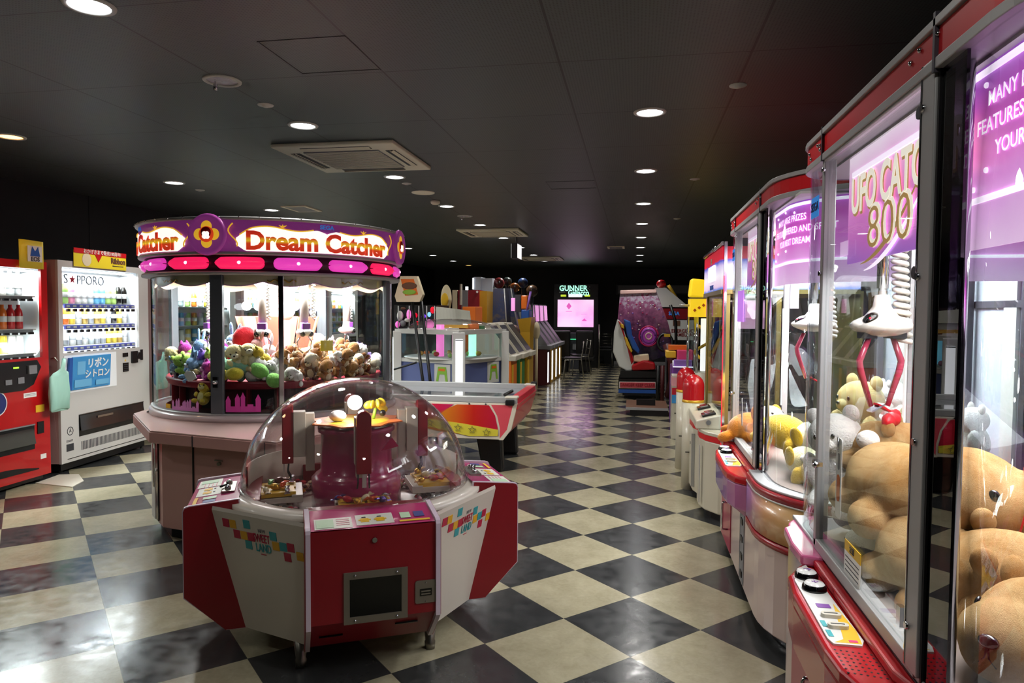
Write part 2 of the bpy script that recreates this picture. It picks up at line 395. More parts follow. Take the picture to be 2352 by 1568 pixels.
# ceiling fittings
mat('trim_ring', '#b9bab4', .4); mat('cassette', '#ece5cc', .55); mat('cassette_dark', '#1c1a16', .6)
mat('reflector', '#b8b2c0', .25, .4, bump=.8, bscale=30)
def downlight(kind):
    t = thing('downlight', '', 'ceiling light')
    MB('trim_ring').lathe([(.078, -.001), (.08, -.008), (.098, -.006), (.1, 0)], 28).build('trim_ring', t)
    if kind == 'off':
        MB('reflector').lathe([(.0, -.002), (.02, -.0035), (.05, -.002), (.078, -.001)], 9).build('reflector', t)
        MB('chrome').lathe([(.001, -.05), (.01, -.05), (.012, -.02), (.004, -.015), (.004, 0)], 10, (-.04, 0, 0)).build('sprinkler', t)
    else:
        MB('lamp_white' if kind == 'on' else 'lamp_warm').lathe([(.001, -.004), (.04, -.0045), (.078, -.002)], 28).build('lens', t)
    return t
rows = [(.067, 'aisle row above the claw machines', [-.99, .81, 2.61, 4.41, 6.21, 8.055, 9.855, 11.65, 13.45, 15.25, 17.0]),
        (-2.2, 'middle row', [-1.0, .75, 2.53, None, 4.37, 6.16, 7.95, 9.72, 11.49, 13.23, 14.98, 16.79]),
        (-4.43, 'left row beside the vending machines', [.75, 2.53, 4.33, 6.13, 7.965, 9.75, 11.5, 13.18, 14.88, 16.6, 18.2])]
dl = {k: downlight(k) for k in ('on', 'warm')}; used = {'on': 0, 'warm': 0}
ORD = ['nearest', 'second', 'third', 'fourth', 'fifth', 'sixth', 'seventh', 'eighth', 'ninth', 'tenth', 'eleventh', 'twelfth', 'thirteenth', 'fourteenth', 'fifteenth']
def nth(i, first='first'): return first if i == 0 else ORD[i] if i < 15 else '%dth' % (i+1)
for x, rn, ys in rows:
    vis = [y for y in ys if y and y > 2.4 and (y > 4 or x < -1)]
    for y in ys:
        if y is None: continue
        k = 'warm' if (x < -4 and (y == 4.33 or y > 18)) else 'on'
        if y in vis:
            lab = 'round %s downlight in the black ceiling, %s in the %s' % ('amber' if k == 'warm' else 'white', nth(vis.index(y), 'nearest'), rn)
            if used[k]: o = dup(dl[k], (x, y, ZC), (0, 0, 0), lab)
            else: o = dl[k]; used[k] = 1; o.location = (x, y, ZC); o['label'] = lab
            o['group'] = 'ceiling downlights'
        pw = 52 if k == 'on' else 14
        pw *= .4 if y < 2.7 else 1
        if y < 0: continue
        lamp('ceiling_lamp', 'SPOT', (x, y, ZC-.03), pw, .07, (1, .97, .92) if k == 'on' else (1, .66, .35), spread=2.5)
o = downlight('off'); o.location = (-2.207, 3.462, ZC); props(o, 'unlit chrome reflector downlight in the middle row, nearest the camera', 'ceiling light')
dup(o, (-2.195, 8.81, ZC), (0, 0, 0), 'unlit chrome reflector downlight just before the second air conditioner cassette')
for x, y, l in [(-2.208, 3.909, 'small round detector between the unlit reflector and a white downlight'), (.526, 3.972, 'small pale sprinkler plate above the claw machines, nearest one'),
             (.517, 6.657, 'small sprinkler plate above the claw machines, second one along the seam'), (.513, 9.412, 'tiny sprinkler plate far along the right ceiling seam'),
             (-4.44, 6.55, 'small dark sprinkler plate beside the left row downlights'), (-2.2, 6.5, 'small sensor between the middle row downlight and the round speaker')]:
    b = MB('trim_ring').lathe([(.001, -.012), (.02, -.012), (.024, -.005), (.045, -.004), (.047, 0)], 20)
    props(b.build('sprinkler_head', loc=(x, y, ZC)), l, 'sprinkler')
props(MB('cassette').lathe([(.001, -.006), (.1, -.008), (.118, -.006), (.12, 0)], 32).build('ceiling_speaker', loc=(-2.195, 7.014, ZC)), 'round grey ceiling speaker plate behind the third middle downlight', 'speaker')
props(MB('cassette').lathe([(.001, -.045), (.03, -.043), (.05, -.03), (.055, -.012), (.05, 0)], 24).build('smoke_detector', loc=(-2.223, 7.556, ZC)), 'small domed smoke detector beside the ceiling speaker', 'smoke detector')
def cassette(x, y, lab):
    t = thing('air_conditioner', lab, 'air conditioner', (x, y, ZC), group='ceiling cassette air conditioners')
    MB('cassette').bx(-.475, .475, -.475, .475, -.03, 0).build('panel', t, bevel=.008)
    b = MB('grey').bx(-.3, .3, -.3, .3, -.036, -.029)
    b.m('cassette')
    for i in range(17): b.bx(-.295, .295, -.29+i*.036, -.276+i*.036, -.04, -.034)
    b.build('intake_grille', t)
    for k in range(4):
        c = MB('cassette_dark', Matrix.Rotation(k*PI/2, 4, 'Z')); c.bx(-.27, .27, .345, .42, -.0325, -.0295)
        c.m('cassette').bx(-.27, .27, .377, .383, -.036, -.031).box(0, .4, -.036, .54, .03, .003, (.4, 0, 0))
        c.build('louvre', t)
    return t
cassette(-2.21, 5.29, 'square beige ceiling air conditioner cassette nearest the camera')
cassette(-2.19, 10.62, 'square beige ceiling air conditioner cassette just before the hanging lit sign')
cassette(-2.15, 15.9, 'square beige ceiling air conditioner cassette far back behind the hanging lit sign')
for x, y, l in [(-4.0, 7.9, 'flat square pale vent panel above the round crane game'), (-.39, 13.4, 'small flat grey vent panel in the ceiling of the aisle')]:
    b = MB('cassette').bx(-.16, .16, -.22, .22, -.012, 0).m('grey').bx(-.12, .12, -.18, .18, -.014, -.011)
    props(b.build('ceiling_vent', loc=(x, y, ZC)), l, 'vent')
# access hatches
for x0, x1, y0, y1, l in [(-1.73, -1.3, 2.99, 3.43, 'square access hatch in the black ceiling near the camera'), (-.86, -.4, 6.6, 7.0, 'square access hatch further down the black ceiling')]:
    b = MB('black')
    for (a, c, d, e) in ((x0, x1, y0, y0+.006), (x0, x1, y1-.006, y1), (x0, x0+.006, y0, y1), (x1-.006, x1, y0, y1)): b.bx(a, c, d, e, ZC-.002, ZC)
    struct(b, 'trim_2')
# hanging lit sign
t = thing('hanging_sign', 'lit white emergency sign box hanging from the ceiling over the aisle', 'sign', (-1.955, 11.36, 2.33))
MB('grey_dark').bx(-.05, .05, -.21, .21, 0, .25).build('case', t, bevel=.005)
for sx in (-1, 1): MB('glow_soft').bx(sx*.05, sx*.054, -.2, .2, .012, .238).build('light_panel', t)
MB('grey').bar((0, 0, .25), (0, 0, .37), .012).build('hanger', t)
# doorway with pale lintel on the back wall
struct(MB('grey_dark').bx(-.55, 1.9, YB-.25, YB-.02, 1.98, 2.24), 'trim_3')
b = MB('grey').bx(-.5, 1.85, YB-.27, YB-.25, 2.0, 2.22); struct(b, 'trim_4')
struct(MB('alu').bx(-.6, 2.0, YB-.04, YB, 0, .08), 'baseboard_back')
# ================================================================== soft toys
FUR = {}
def fur(c, hot=None):
    k = 'fur_'+c.strip('#')
    if k not in MATS: mat(k, c, .95, sheen=.5, bump=.6, bscale=90, spec=.1)
    return k
mat('bead', '#0a0808', .08, coat=.8); mat('paper', '#e8e6e0', .6); mat('ribbon_red', '#c81420', .45)
def toy(name, c1, c2=None, pose='sit', ears='round', cat='plush toy', nose='bead', arms=True, detail=1):
    """soft toy about 0.2 m tall, origin at its base"""
    c2 = c2 or c1; t = thing(name, '', cat); k1 = fur(c1); k2 = fur(c2); nu, nv = (14, 9) if detail else (10, 7)
    b = MB(k1)
    b.ball((0, 0, .062), (.058, .05, .066), nu, nv)
    hx = -.012
    b.ball((hx, 0, .152), (.052, .056, .05), nu, nv)
    if arms:
        for s in (-1, 1):
            b.ball((-.03, s*.055, .085), (.036, .018, .02), 10, 6, (0, -.5, s*.5))
            b.ball((-.062, s*.034, .022), (.04, .02, .021), 10, 6, (0, 0, -s*.3))
    b.build('body', t)
    for s in (-1, 1):
        e = MB(k1)
        if ears == 'round': e.ball((hx+.005, s*.044, .192), (.012, .02, .02), 10, 6)
        elif ears == 'long': e.ball((hx+.005, s*.03, .235), (.01, .014, .05), 10, 7, (s*-.15, 0, 0))
        elif ears == 'flop': e.ball((hx, s*.058, .15), (.016, .01, .034), 10, 7, (s*.25, 0, 0))
        elif ears == 'point': e.lathe([(.02, 0), (.012, .018), (.001, .036)], 8, (hx, s*.032, .188))
        else: continue
        e.build('ear', t)
        MB('bead').ball((hx-.047, s*.02, .16), (.005, .006, .007), 8, 6).build('eye', t)
    m = MB(k2).ball((hx-.048, 0, .14), (.02, .026, .019), 10, 7); m.m(nose).ball((hx-.067, 0, .147), (.005, .008, .006), 8, 5); m.build('muzzle', t)
    if c2 != c1: MB(k2).ball((-.022, 0, .062), (.042, .036, .048), 10, 7).build('belly', t)
    return t
def heartcushion(c):
    t = thing('heart_cushion', '', 'cushion'); P = []
    for i in range(28):
        a = 2*PI*i/28; P.append((.0075*16*math.sin(a)**3, .0075*(13*math.cos(a)-5*math.cos(2*a)-2*math.cos(3*a)-math.cos(4*a))))
    b = MB(fur(c)); R = []
    for z, k in ((-.03, .2), (-.028, .7), (-.015, .95), (0, 1), (.015, .95), (.028, .7), (.03, .2)): R.append([(z, x*k, y*k+.09) for x, y in P])
    b.ring(R); b.build('pad', t)
    return t
def fuse(o, vox=.01, sm=4, noise_amp=0, scale=14):
    r = o.modifiers.new('fuse', 'REMESH'); r.mode = 'VOXEL'; r.voxel_size = vox; r.use_smooth_shade = True
    s = o.modifiers.new('soften', 'SMOOTH'); s.factor = .5; s.iterations = sm
    if noise_amp:
        tx = bpy.data.textures.new('fur_lumps', 'CLOUDS'); tx.noise_scale = 1/scale; tx.noise_depth = 3
        d = o.modifiers.new('lumps', 'DISPLACE'); d.texture = tx; d.strength = noise_amp; d.mid_level = .5; d.texture_coords = 'LOCAL'
    return o
# ================================================================== the two tall crane cabinets on the right
rampmat('violet_fade', 'y', [(0, '#c97a9c'), (.3, '#8d4f97'), (.6, '#5d4a9d'), (1, '#a85a98')], .25, lo=.55, hi=1.5, coat=.5)
rampmat('skirt_fade', 'y', [(0, '#e3c07a'), (.45, '#d9a070'), (.8, '#b884b0'), (1, '#9d79b8')], .3, lo=0, hi=.6, coat=.4)
rampmat('wing_fade', 'y', [(0, '#7d68b0'), (.5, '#c8ab66'), (1, '#b89a58')], .3, lo=1.45, hi=1.9, coat=.4)
rampmat('banner_fade', 'z', [(0, '#f2c4ee'), (.25, '#e8a6e4'), (.5, '#e070d0'), (.75, '#c84ab8'), (1, '#8a40b4')], .4, es=.95, lo=1.66, hi=2.03, nz=.12, nsc=5)
rampmat('banner_back', 'z', [(0, '#9a62bc'), (.25, '#c566bb'), (.5, '#d97ac6'), (.7, '#f0a8e0'), (1, '#fbe0f6')], .4, es=1.15, lo=1.67, hi=2.0, nz=.1, nsc=4)  # pale upper stops paint in the glow of the canopy light panel
mat('banner_line', '#ffffff', .4, emit='#ffe9ff', es=1.5); mat('banner_text', '#fff4e0', .4, emit='#fff0e2', es=1.1); mat('gold_text', '#e8b66a', .4, emit='#e8b66a', es=.45)
mat('crane_white', '#c8b3ac', .3, coat=.3); mat('crane_side', '#a02b48', .35, coat=.3); mat('sticker_blue', '#2f86d8', .4, emit='#2f86d8', es=.35)
mat('wing_pink', '#dc6f9c', .15, coat=.6); mat('inner_panel', '#c6ccd6', .3); mat('arm_red', '#b83a55', .2, coat=.5); mat('ivory', '#ebe6d8', .25, coat=.3)
glassmat('smoke', '#6a6570', .1, .4, 3)
mat('led', '#ff2020', .4, emit='#ff2040', es=4); mat('deck', '#8f8078', .35)
def outl(e, far=True):
    P = [(.95, .02-e)]+arc(.4, .42, .4+e, 1.5*PI, PI, 10)[:] + [(-e, .67), (-e, 1.51)]
    P += arc(.15, 1.70, .15+e, PI, PI/2, 6)+[(.95, 1.85+e)]
    return P
def claw(parent_loc, lab, rz=0, cord=True, s=1.0, zt=None):
    t = thing('crane_claw', lab, 'crane claw', parent_loc, (0, 0, rz), group='crane claws in the tall cabinets'); t.scale = (s, s, s)
    b = MB('ivory').lathe([(.001, .1), (.022, .098), (.028, .06), (.05, .03), (.085, .012), (.098, -.004), (.085, -.02), (.05, -.035), (.001, -.04)], 24)
    b.ball((0, 0, -.002), (.105, .06, .03), 20, 10); b.build('saucer', t)
    b = MB('black_gloss').ball((-.058, -.028, .022), (.032, .022, .014), 12, 8, (0, -.5, .4)); b.m('led')
    for i in range(3): b.ball((-.072+i*.009, -.046+.001*i, .022), .0035, 8, 6)
    b.build('visor', t)
    MB('grey_dark').box(.05, 0, -.03, .05, .05, .03).box(-.05, 0, -.035, .045, .04, .02).build('arm_mount', t)
    for sg in (-1, 1):
        b = MB('arm_red').tube([(sg*.04, 0, -.035), (sg*.075, 0, -.12), (sg*.07, 0, -.15), (sg*.03, 0, -.27)], [.009, .011, .011, .008], 8)
        a = b.build('arm', t); MB('ribbon_red' if sg > 0 else 'chrome').box(sg*.012, 0, -.275, .05, .03, .006, (0, sg*.5, 0)).build('tip', a)
    top = zt if zt else .24
    MB('chrome').bar((0, 0, .09), (0, 0, top), .013).bar((0, 0, .12), (0, 0, top), .018).build('pole', t)
    if cord:
        P = []; n = 288; L = top+.06
        for i in range(n):
            u = i/n; ang = u*2*PI*24
            P.append((.05+.035*u*u+.02*math.cos(ang), .018*math.sin(ang), top-u*L))
        b = MB('ivory').tube(P, .0088, 6); b.build('coiled_cord', t)
    return t
def handle_bar(b, x, y, z0, z1, d=.03, r=.006):
    b.tube([(x, y, z0), (x-d, y, z0), (x-d-.004, y, z0+.01), (x-d-.004, y, z1-.01), (x-d, y, z1), (x, y, z1)], r, 8)
def crane(loc, lab, near):
    t = thing('crane_cabinet', lab, 'claw machine', loc, group='tall claw machines along the right side')
    # body
    b = MB('crane_white'); P = outl(.045); b.prism(P, .07, .46, smooth=False); b.m('black').prism(outl(-.03), .0, .07)
    b.build('base', t, bevel=.006)
    MB('crane_side').bx(-.052, 0, 1.2, 1.6, .09, .455).build('side_door', t, bevel=.004)
    b = MB('chrome'); handle_bar(b, -.05, 1.3, .2, .36); b.build('door_handle', t)
    b = MB('grey').bx(-.049, -.04, .72, .84, .09, .455); b.m('chrome').bx(-.051, -.045, .838, .843, .09, .455); b.m('black')
    for z in (.42, .33, .24, .15): b.bx(-.053, -.045, .75, .8, z-.03, z)
    b.build('coin_door', t)
    # skirt of bands round the curved end
    cv = [(.95, .02)]+[(x, y) for x, y in arc(.4, .42, .4, 1.5*PI, PI, 12)]+[(0, .6)]
    def band(key, e, z0, z1, name, thick=.02):
        MB(key).wall(offs(cv, e), -thick, z0, z1).build(name, t)
    def offs(c, e):
        R = [(c[0][0], c[0][1]-e)]+[(x, y) for x, y in arc(.4, .42, .4+e, 1.5*PI, PI, 12)]+[(-e, c[-1][1])]; return R
    band('skirt_fade', .058, .49, .66, 'curved_skirt', .1); band('crimson', .06, .665, .7, 'upper_band', .1); band('crimson', .06, .455, .485, 'lower_band', .1)
    band('white', .062, .658, .665, 'pinstripe', .02); band('alu', .05, .7, .712, 'rim', .06)
    # sill
    b = MB('alu_dark').prism(outl(.0), .66, .705); b.build('sill', t)
    b = MB('alu').bx(-.012, .03, .67, 1.51, .7, .735).bx(-.006, .04, .6, 1.85, .695, .71); b.build('sill_frame', t, bevel=.003)
    # wing at the far corner
    P = [(0, 1.4)]+[(-.07, 1.42), (-.075, 1.55), (-.062, 1.72)]+arc(.13, 1.72, .175, PI*.97, PI*.55, 6)+[(.13, 1.7)]
    MB('wing_pink' if near else 'red').prism(P, .665, .7).build('corner_wing', t, bevel=.008)
    P2 = [(x*.75, y) for x, y in P]
    MB('wing_fade' if near else 'violet_fade').prism(P2, .47, .664).build('corner_skirt', t, bevel=.01)
    # control console
    C0 = [(0, 1.45), (-.07, 1.44), (-.125, 1.34), (-.14, 1.2), (-.14, .86), (-.132, .76), (-.105, .67), (-.06, .62), (0, .6)]
    C1 = [(0, 1.45), (-.04, 1.44), (-.06, 1.34), (-.07, 1.2), (-.075, .86), (-.07, .76), (-.055, .68), (-.03, .63), (0, .6)]
    side = 'red' if near else 'violet_fade'
    b = MB('red'); n = len(C0)
    b.ring([[(x, y, .625) for x, y in C0], [(x, y, .655) for x, y in C0], [(x*.93, .98+(y-.98)*.985, .664) for x, y in C0]], smooth=False)
    b.build('console_top', t, bevel=.006)
    b = MB(side); b.ring([[(x*.55, y, .35 if near else .44) for x, y in C1], [(x*.97, .98+(y-.98)*.99, .5) for x, y in C0], [(x*.985, y, .624) for x, y in C0]], smooth=False)
    b.build('console_body', t, bevel=.006)
    # raised lip between console and glass
    MB('red').prism([(0, 1.44), (-.035, 1.42), (-.035, .72), (-.012, .64), (0, .62)], .664, .69).build('console_lip', t, bevel=.01)
    # button plate
    PP = [(-.055, 1.42), (-.09, 1.38), (-.118, 1.28), (-.122, .9), (-.115, .872), (-.05, .872), (-.038, .9), (-.045, 1.2)]
    b = MB('white').prism(PP, .664, .669); b.m('yellow').prism([(-.052, 1.12), (-.085, .9), (-.11, .88), (-.048, .88), (-.04, .95)], .669, .6695)
    b.m('purple').bx(-.1, -.065, 1.085, 1.11, .669, .6705); b.m('teal').bx(-.116, -.104, .965, 1.0, .669, .6703).bx(-.116, -.104, .91, .945, .669, .6703)
    b.m('pink_hot').bx(-.075, -.055, .884, .896, .669, .6703)
    pl = b.build('button_plate', t)
    for y, x in ((1.31, -.078), (1.215, -.078)):
        b = MB('black_gloss').lathe([(.034, 0), (.034, .01), (.029, .018)], 24, (x, y, .669)); b.m('white_gloss').lathe([(.029, .017), (.024, .022), (.001, .024)], 24, (x, y, .669))
        b.m('purple').text('\u2191' if y > 1.25 else '\u2192', .03, TR(x, y, .6935, 0, 0, -PI/2))
        b.build('push_button', t)
    for y in (1.03, .965): MB('off_white').prism(rrect(.05, .024, .01), 0, .01, TR(-.08, y, .669)).m('grey_dark').bx(-.098, -.064, y-.001, y+.002, .679, .68).build('coin_slot', t)
    if near:
        b = MB('black')
        for i in range(8):
            for j in range(7):
                x = -.118+i*.013; y = .85-j*.018-i*.002
                if x < -.015 and (y > .7 or x > -.1): b.bar((x, y, .663), (x, y, .6648), .0028, n=6)
        b.build('speaker_grille', t)
    # uprights
    b = MB('alu')
    b.bx(-.012, .025, 1.485, 1.515, .71, 1.99); b.build('corner_post', t, bevel=.003)
    b = MB('alu').bx(-.014, .02, .648, .715, .71, 1.99); b.m('chrome').bx(-.016, -.01, .708, .717, .71, 1.99); b.build('door_stile', t, bevel=.003)
    MB('black').bx(-.008, .02, .639, .648, .7, 2.0).build('door_gasket', t)
    MB('alu').bx(-.014, .0, .715, 1.485, 1.955, 1.985).build('door_head', t, bevel=.003)
    MB('smoke').bx(-.003, .003, .535, .639, .712, 1.97).build('smoked_edge', t)
    MB('chrome').bar((.03, .6, .712), (.03, .6, 1.96), .01).build('joint_rod', t)
    b = MB('alu_dark')
    for x, y in ((.9, .1), (.9, .62), (.9, 1.2), (.9, 1.78)): b.nx().bx(x-.02, x+.02, y-.02, y+.02, .71, 1.97)
    b.pieces('rear_post', t)
    # glass
    MB('glass_pane').bx(0, .005, .715, 1.485, .735, 1.955).build('door_glass', t)
    cvg = arc(.4, .42, .395, 1.5*PI, PI, 12)+[(.005, .56)]
    MB('glass').wall([(.9, .025)]+cvg, .005, .712, 1.965).build('curved_glass', t)
    MB('glass').wall([(.005, 1.515)]+arc(.15, 1.70, .145, PI, PI/2, 6)+[(.9, 1.845)], .005, .71, 1.965).build('corner_glass', t)
    # crown
    def crown(e, z0, z1, key, name):
        MB(key).prism(outl(e), z0, z1).build(name, t, bevel=.002)
    crown(.012, 1.985, 2.045, 'red_flat', 'crown_band'); crown(.018, 1.962, 1.984, 'alu', 'crown_lower_trim'); crown(.02, 2.046, 2.064, 'alu', 'crown_upper_trim')
    b = MB('alu_dark'); b.bx(-.02, .0, .64, .65, 1.955, 2.075).nx().bx(-.02, .0, 1.497, 1.506, 1.96, 2.07); b.pieces('crown_joint', t)
    b = MB('chrome')
    for y, z in ((.73, 2.03), (.78, 2.02), (.64, 2.03), (1.54, 2.02), (1.57, 2.025), (1.54, 2.005), (1.68, 2.02), (1.66, 2.0)): b.nx().ball((-.014, y, z), .006, 8, 6)
    b.pieces('crown_bolt', t)
    b = MB('chrome')
    for y, z in ((.70, 1.9), (.70, 1.55), (.70, .80), (1.5, 1.6), (1.49, 1.93), (.69, 1.2)): b.nx().bar((-.02, y, z), (-.01, y, z), .008, n=10)
    b.pieces('post_screw', t); b = MB('grey_dark')
    for y, z in ((.735, 1.9), (.735, 1.56)): b.nx().bar((-.012, y, z), (.012, y, z), .014, n=8)
    b.pieces('glass_clamp', t)
    MB('chrome').box(-.01, .75, .8, .012, .022, .045).build('door_lock', t); MB('chrome').box(-.018, 1.46, .99, .02, .05, .014).ball((-.03, 1.43, .99), .011, 8, 6).build('door_latch', t)
    # inside: deck, rear wall, ceiling with tubes
    MB('deck').prism([(x*.995+.003, y) for x, y in outl(-.02)], .705, .712).build('deck', t)
    b = MB('inner_panel').bx(.94, .952, .03, 1.84, .71, 1.965); b.m('white')
    for y in (.3, .9, 1.5): b.bx(.925, .94, y-.05, y+.05, .72, 1.9)
    b.m('alu_dark').bx(.925, .939, .03, 1.84, 1.5, 1.53); b.build('rear_panel', t)
    b = MB('alu').bx(.78, .84, .78, .82, .71, 1.62); b.m('black')
    for i in range(42): b.bar((.775, .8, .74+i*.02), (.78, .8, .74+i*.02), .006, n=6)
    b.build('prize_rack', t)
    b = MB('alu').bx(.3, .33, 1.62, 1.66, .71, 1.7); b.m('glow_soft').bx(.296, .3, 1.63, 1.65, .9, 1.5); b.m('grey').bx(.33, .38, 1.6, 1.7, 1.5, 1.72); b.build('light_strip', t)
    b = MB('white').bx(.05, .94, .1, 1.8, 1.955, 1.966); b.build('canopy_ceiling', t)
    b = MB('tube_white')
    for x in (.18, .75): b.nx().bar((x, .45, 1.93), (x, 1.75, 1.93), .012)
    b.pieces('fluorescent_tube', t)
    lamp('cabinet_lamp', 'AREA', (.42, .98, 1.9), 32 if near else 90, .5, (1, .97, .99), sy=1.3, parent=t)
    lamp('cabinet_lamp', 'AREA', (.16, .98, 1.62), 6, .14, (1, .96, 1), sy=.7, parent=t)
    # printed banners
    b = MB('banner_back').bx(.05, .056, .78, 1.44, 1.625, 1.95); b.m('banner_line').bx(.046, .05, .78, 1.4, 1.885, 1.9)
    F = FACE(.046, 1.1, 1.79, PI)
    b.m('banner_text').text('UFO CATCHER', .15, F @ Matrix.Translation((.08, .03, 0)), .02, .74, depth=.3); b.m('gold_text').text('UFO CATCHER', .15, F @ Matrix.Translation((.085, .024, -.0005)), .035, .74, depth=.15)
    b.m('banner_text').text('800', .17, F @ Matrix.Translation((.03, -.08, 0)), .02, 1.3, depth=.15); b.m('gold_text').text('800', .17, F @ Matrix.Translation((.022, -.084, .0012)), -.012, 1.3, depth=.1)
    sw = [(-.33+.02*i, -.155+.00085*(i-4)**2) for i in range(17)]+[(-.01-.02*i, -.06+.0008*(16-i-2)**2-.02) for i in range(17)]
    sw = [(-.28+.035*i, -.15+.0011*i*i) for i in range(15)]+[(.21-.035*i, -.15+.0011*(14-i)**2+.018*math.sin(PI*(i+.5)/15)) for i in range(15)]
    sw = [(x*.9+.06, y*.9-.04) for x, y in sw]; b.m('gold_text').prism(sw, .0, .001, F); b.m('banner_line').prism([(x+.03, y-.02) for x, y in sw], -.001, .0005, F)
    b.build('title_banner', t)
    b = MB('banner_fade'); bc = [(.9, .085)]+arc(.4, .42, .33, 1.5*PI, PI, 14)+[(.07, .69)]
    b.wall(bc, .004, 1.6, 1.965); b.m('banner_line')
    bc2 = [(x, y) for x, y in [(.9, .082)]+arc(.4, .42, .334, 1.5*PI, PI, 14)+[(.066, .69)]]
    b.wall(bc2, .004, 1.935, 1.948); b.wall(bc2, .004, 1.69, 1.702)
    # text wrapped along the curve; arc length 0 at y=.55 running to the near end
    def wrap(v, z, u0):
        s_ = v.x+u0; d = .336+v.z*.5
        if s_ < .13: return Vector((.4-d, .55-s_, z+v.y))
        a = PI+(s_-.13)/.334
        if a < 1.5*PI: return Vector((.4+d*math.cos(a), .42+d*math.sin(a), z+v.y))
        return Vector((.4+(s_-.13-.334*PI/2), .42-d, z+v.y))
    for s_, z, u0 in (('MANY LARGE PRIZES', 1.885, -.05), ('FEATURES OFFERED AND SPIRIT', 1.835, -.09), ('YOUR NEXT DREAM', 1.785, -.02)):
        V_ = textmesh(s_, .012)[0]; u0 -= min(v.x for v in V_)*.04*.95
        b.m('banner_line').text(s_, .04, None, .012, .95, depth=.3, fn=lambda v, z=z, u0=u0: wrap(v, z, u0))
    b.m('banner_line')
    for s_, z in ((-.06, 1.915), (-.13, 1.83), (.1, 1.925), (-.05, 1.75), (.22, 1.91), (-.1, 1.72), (.12, 1.75)):
        p = wrap(Vector((0, 0, 0)), z, s_); b.ball(p, (.005, .005, .006), 8, 6)
    b.build('wrapped_banner', t)
    F = FACE(-.006, 1.62, 1.83, PI); b = MB('sticker_blue').prism(rrect(.1, .07, .004), 0, .001, F); b.m('blue_dark').text('SEGA', .04, F @ Matrix.Translation((0, 0, .001)), .02); b.build('maker_sticker', t)
    if not near:
        MB('banner_back').bx(-.004, -.002, 1.2, 1.42, 1.42, 1.6).build('notice_card', t)
        b = MB('paper'); b.prism(rrect(.05, .16, .01), 0, .002, FACE(.012, 1.27, .9, PI, 0, .15)); b.m('blue_dark').prism(rrect(.02, .05, .01), .002, .003, FACE(.012, 1.27, .93, PI, 0, .15)); b.build('prize_tag', t)
    else:
        b = MB('yellow').bx(-.003, -.001, 1.06, 1.2, .80, .83); b.m('paper').bx(-.003, -.001, 1.06, 1.2, .735, .80); b.m('grey_dark')
        for k in range(4): b.bx(-.0035, -.003, 1.07, 1.19, .745+k*.013, .748+k*.013)
        b.text('\u6ce8\u610f', .022, FACE(-.004, 1.13, .815, PI)); b.build('caution_sticker', t)
        b = MB('paper').prism(rrect(.055, .24, .01), 0, .001, FACE(.004, 1.30, .98, PI)); b.m('orange').prism(rrect(.03, .08, .013), .001, .002, FACE(.004, 1.30, .95, PI))
        b.m('grey').prism(rrect(.018, .05, .008), .001, .002, FACE(.004, 1.30, 1.03, PI)); b.m('chrome').bar((.0, 1.30, 1.06), (.0, 1.30, 1.1), .002).build('claw_guide_card', t)
    return t
cf = crane((.6, 2.9, 0), 'farther tall claw machine with purple control box and yellow and white toys inside', False)
cn = crane((.6, .9, 0), 'nearest tall claw machine with red control box and big tan toys inside', True)
claw((.80, 2.48, 1.435), 'white saucer-shaped claw with pink arms and coiled cord in the nearest claw machine', rz=.3, zt=.5)
claw((.86, 3.62, 1.42), 'bright white claw with red arm inside the farther claw machine', rz=-.3, zt=.5)
# ================================================================== vending machines
mat('vm_white', '#c9c6c2', .35, coat=.2); mat('vm_side', '#b79a96', .4); mat('vm_red', '#b20d12', .3, coat=.4); mat('vm_in', '#f2f4f6', .5)
mat('label_blue', '#6a6fd0', .5); mat('poster_blue', '#3f92cf', .35); mat('ink', '#202a36', .5); mat('vm_black', '#141416', .25); mat('star_red', '#b81626', .5)
mat('hatch_clear', '#2b2a2a', .12, coat=.5); mat('green_led', '#60ff40', .4, emit='#a0ff30', es=2)
for n, c in dict(d_clear='#dfe9ee', d_green='#9fc96a', d_pink='#e08aa8', d_blue='#6fb6e2', d_black='#15120f', d_orange='#ee7b2a', d_red='#d3262c', d_yellow='#f0cf4a', d_white='#f4f2ee', d_gold='#d9b35a', d_silver='#c6c9cc', d_lime='#b8dd7a', d_brown='#7a4a26').items():
    mat(n, c, .25, .4 if n in ('d_silver', 'd_gold') else 0, coat=.3)
CN = dict(d_clear='clear', d_green='green', d_pink='pink', d_blue='light blue', d_black='black', d_orange='orange', d_red='red', d_yellow='yellow', d_white='white', d_gold='gold', d_silver='silver', d_lime='pale green', d_brown='brown')
def drink(kind, c, cap):
    k = (kind, c, cap)
    if k in KIDS: return None
    b = MB(c)
    if kind == 'bottle':
        b.lathe([(.001, 0), (.03, .002), (.032, .02), (.03, .07), (.032, .12), (.028, .15), (.014, .175), (.013, .185)], 16)
        b.m('d_white').lathe([(.0325, .06), (.0328, .061), (.0328, .105), (.0325, .106)], 16); b.m(cap).lathe([(.0145, .18), (.0145, .2), (.001, .2)], 12)
    else:
        h = .15 if kind == 'can' else .125
        b.lathe([(.001, 0), (.026, .001), (.031, .008), (.031, h-.012), (.027, h), (.001, h)], 16)
        b.m(cap).lathe([(.0314, h*.35), (.0316, h*.36), (.0316, h*.62), (.0314, h*.63)], 16)
    o = b.build('drink_'+kind); KIDS[k] = o
    return o
def put_drink(kind, c, cap, loc, label, group):
    o = drink(kind, c, cap)
    if o is None:
        o = KIDS[(kind, c, cap)].copy(); COL.objects.link(o)
    o.location = loc; props(o, label, 'drink', group); return o
A_V = math.atan2(.9967, -.081)
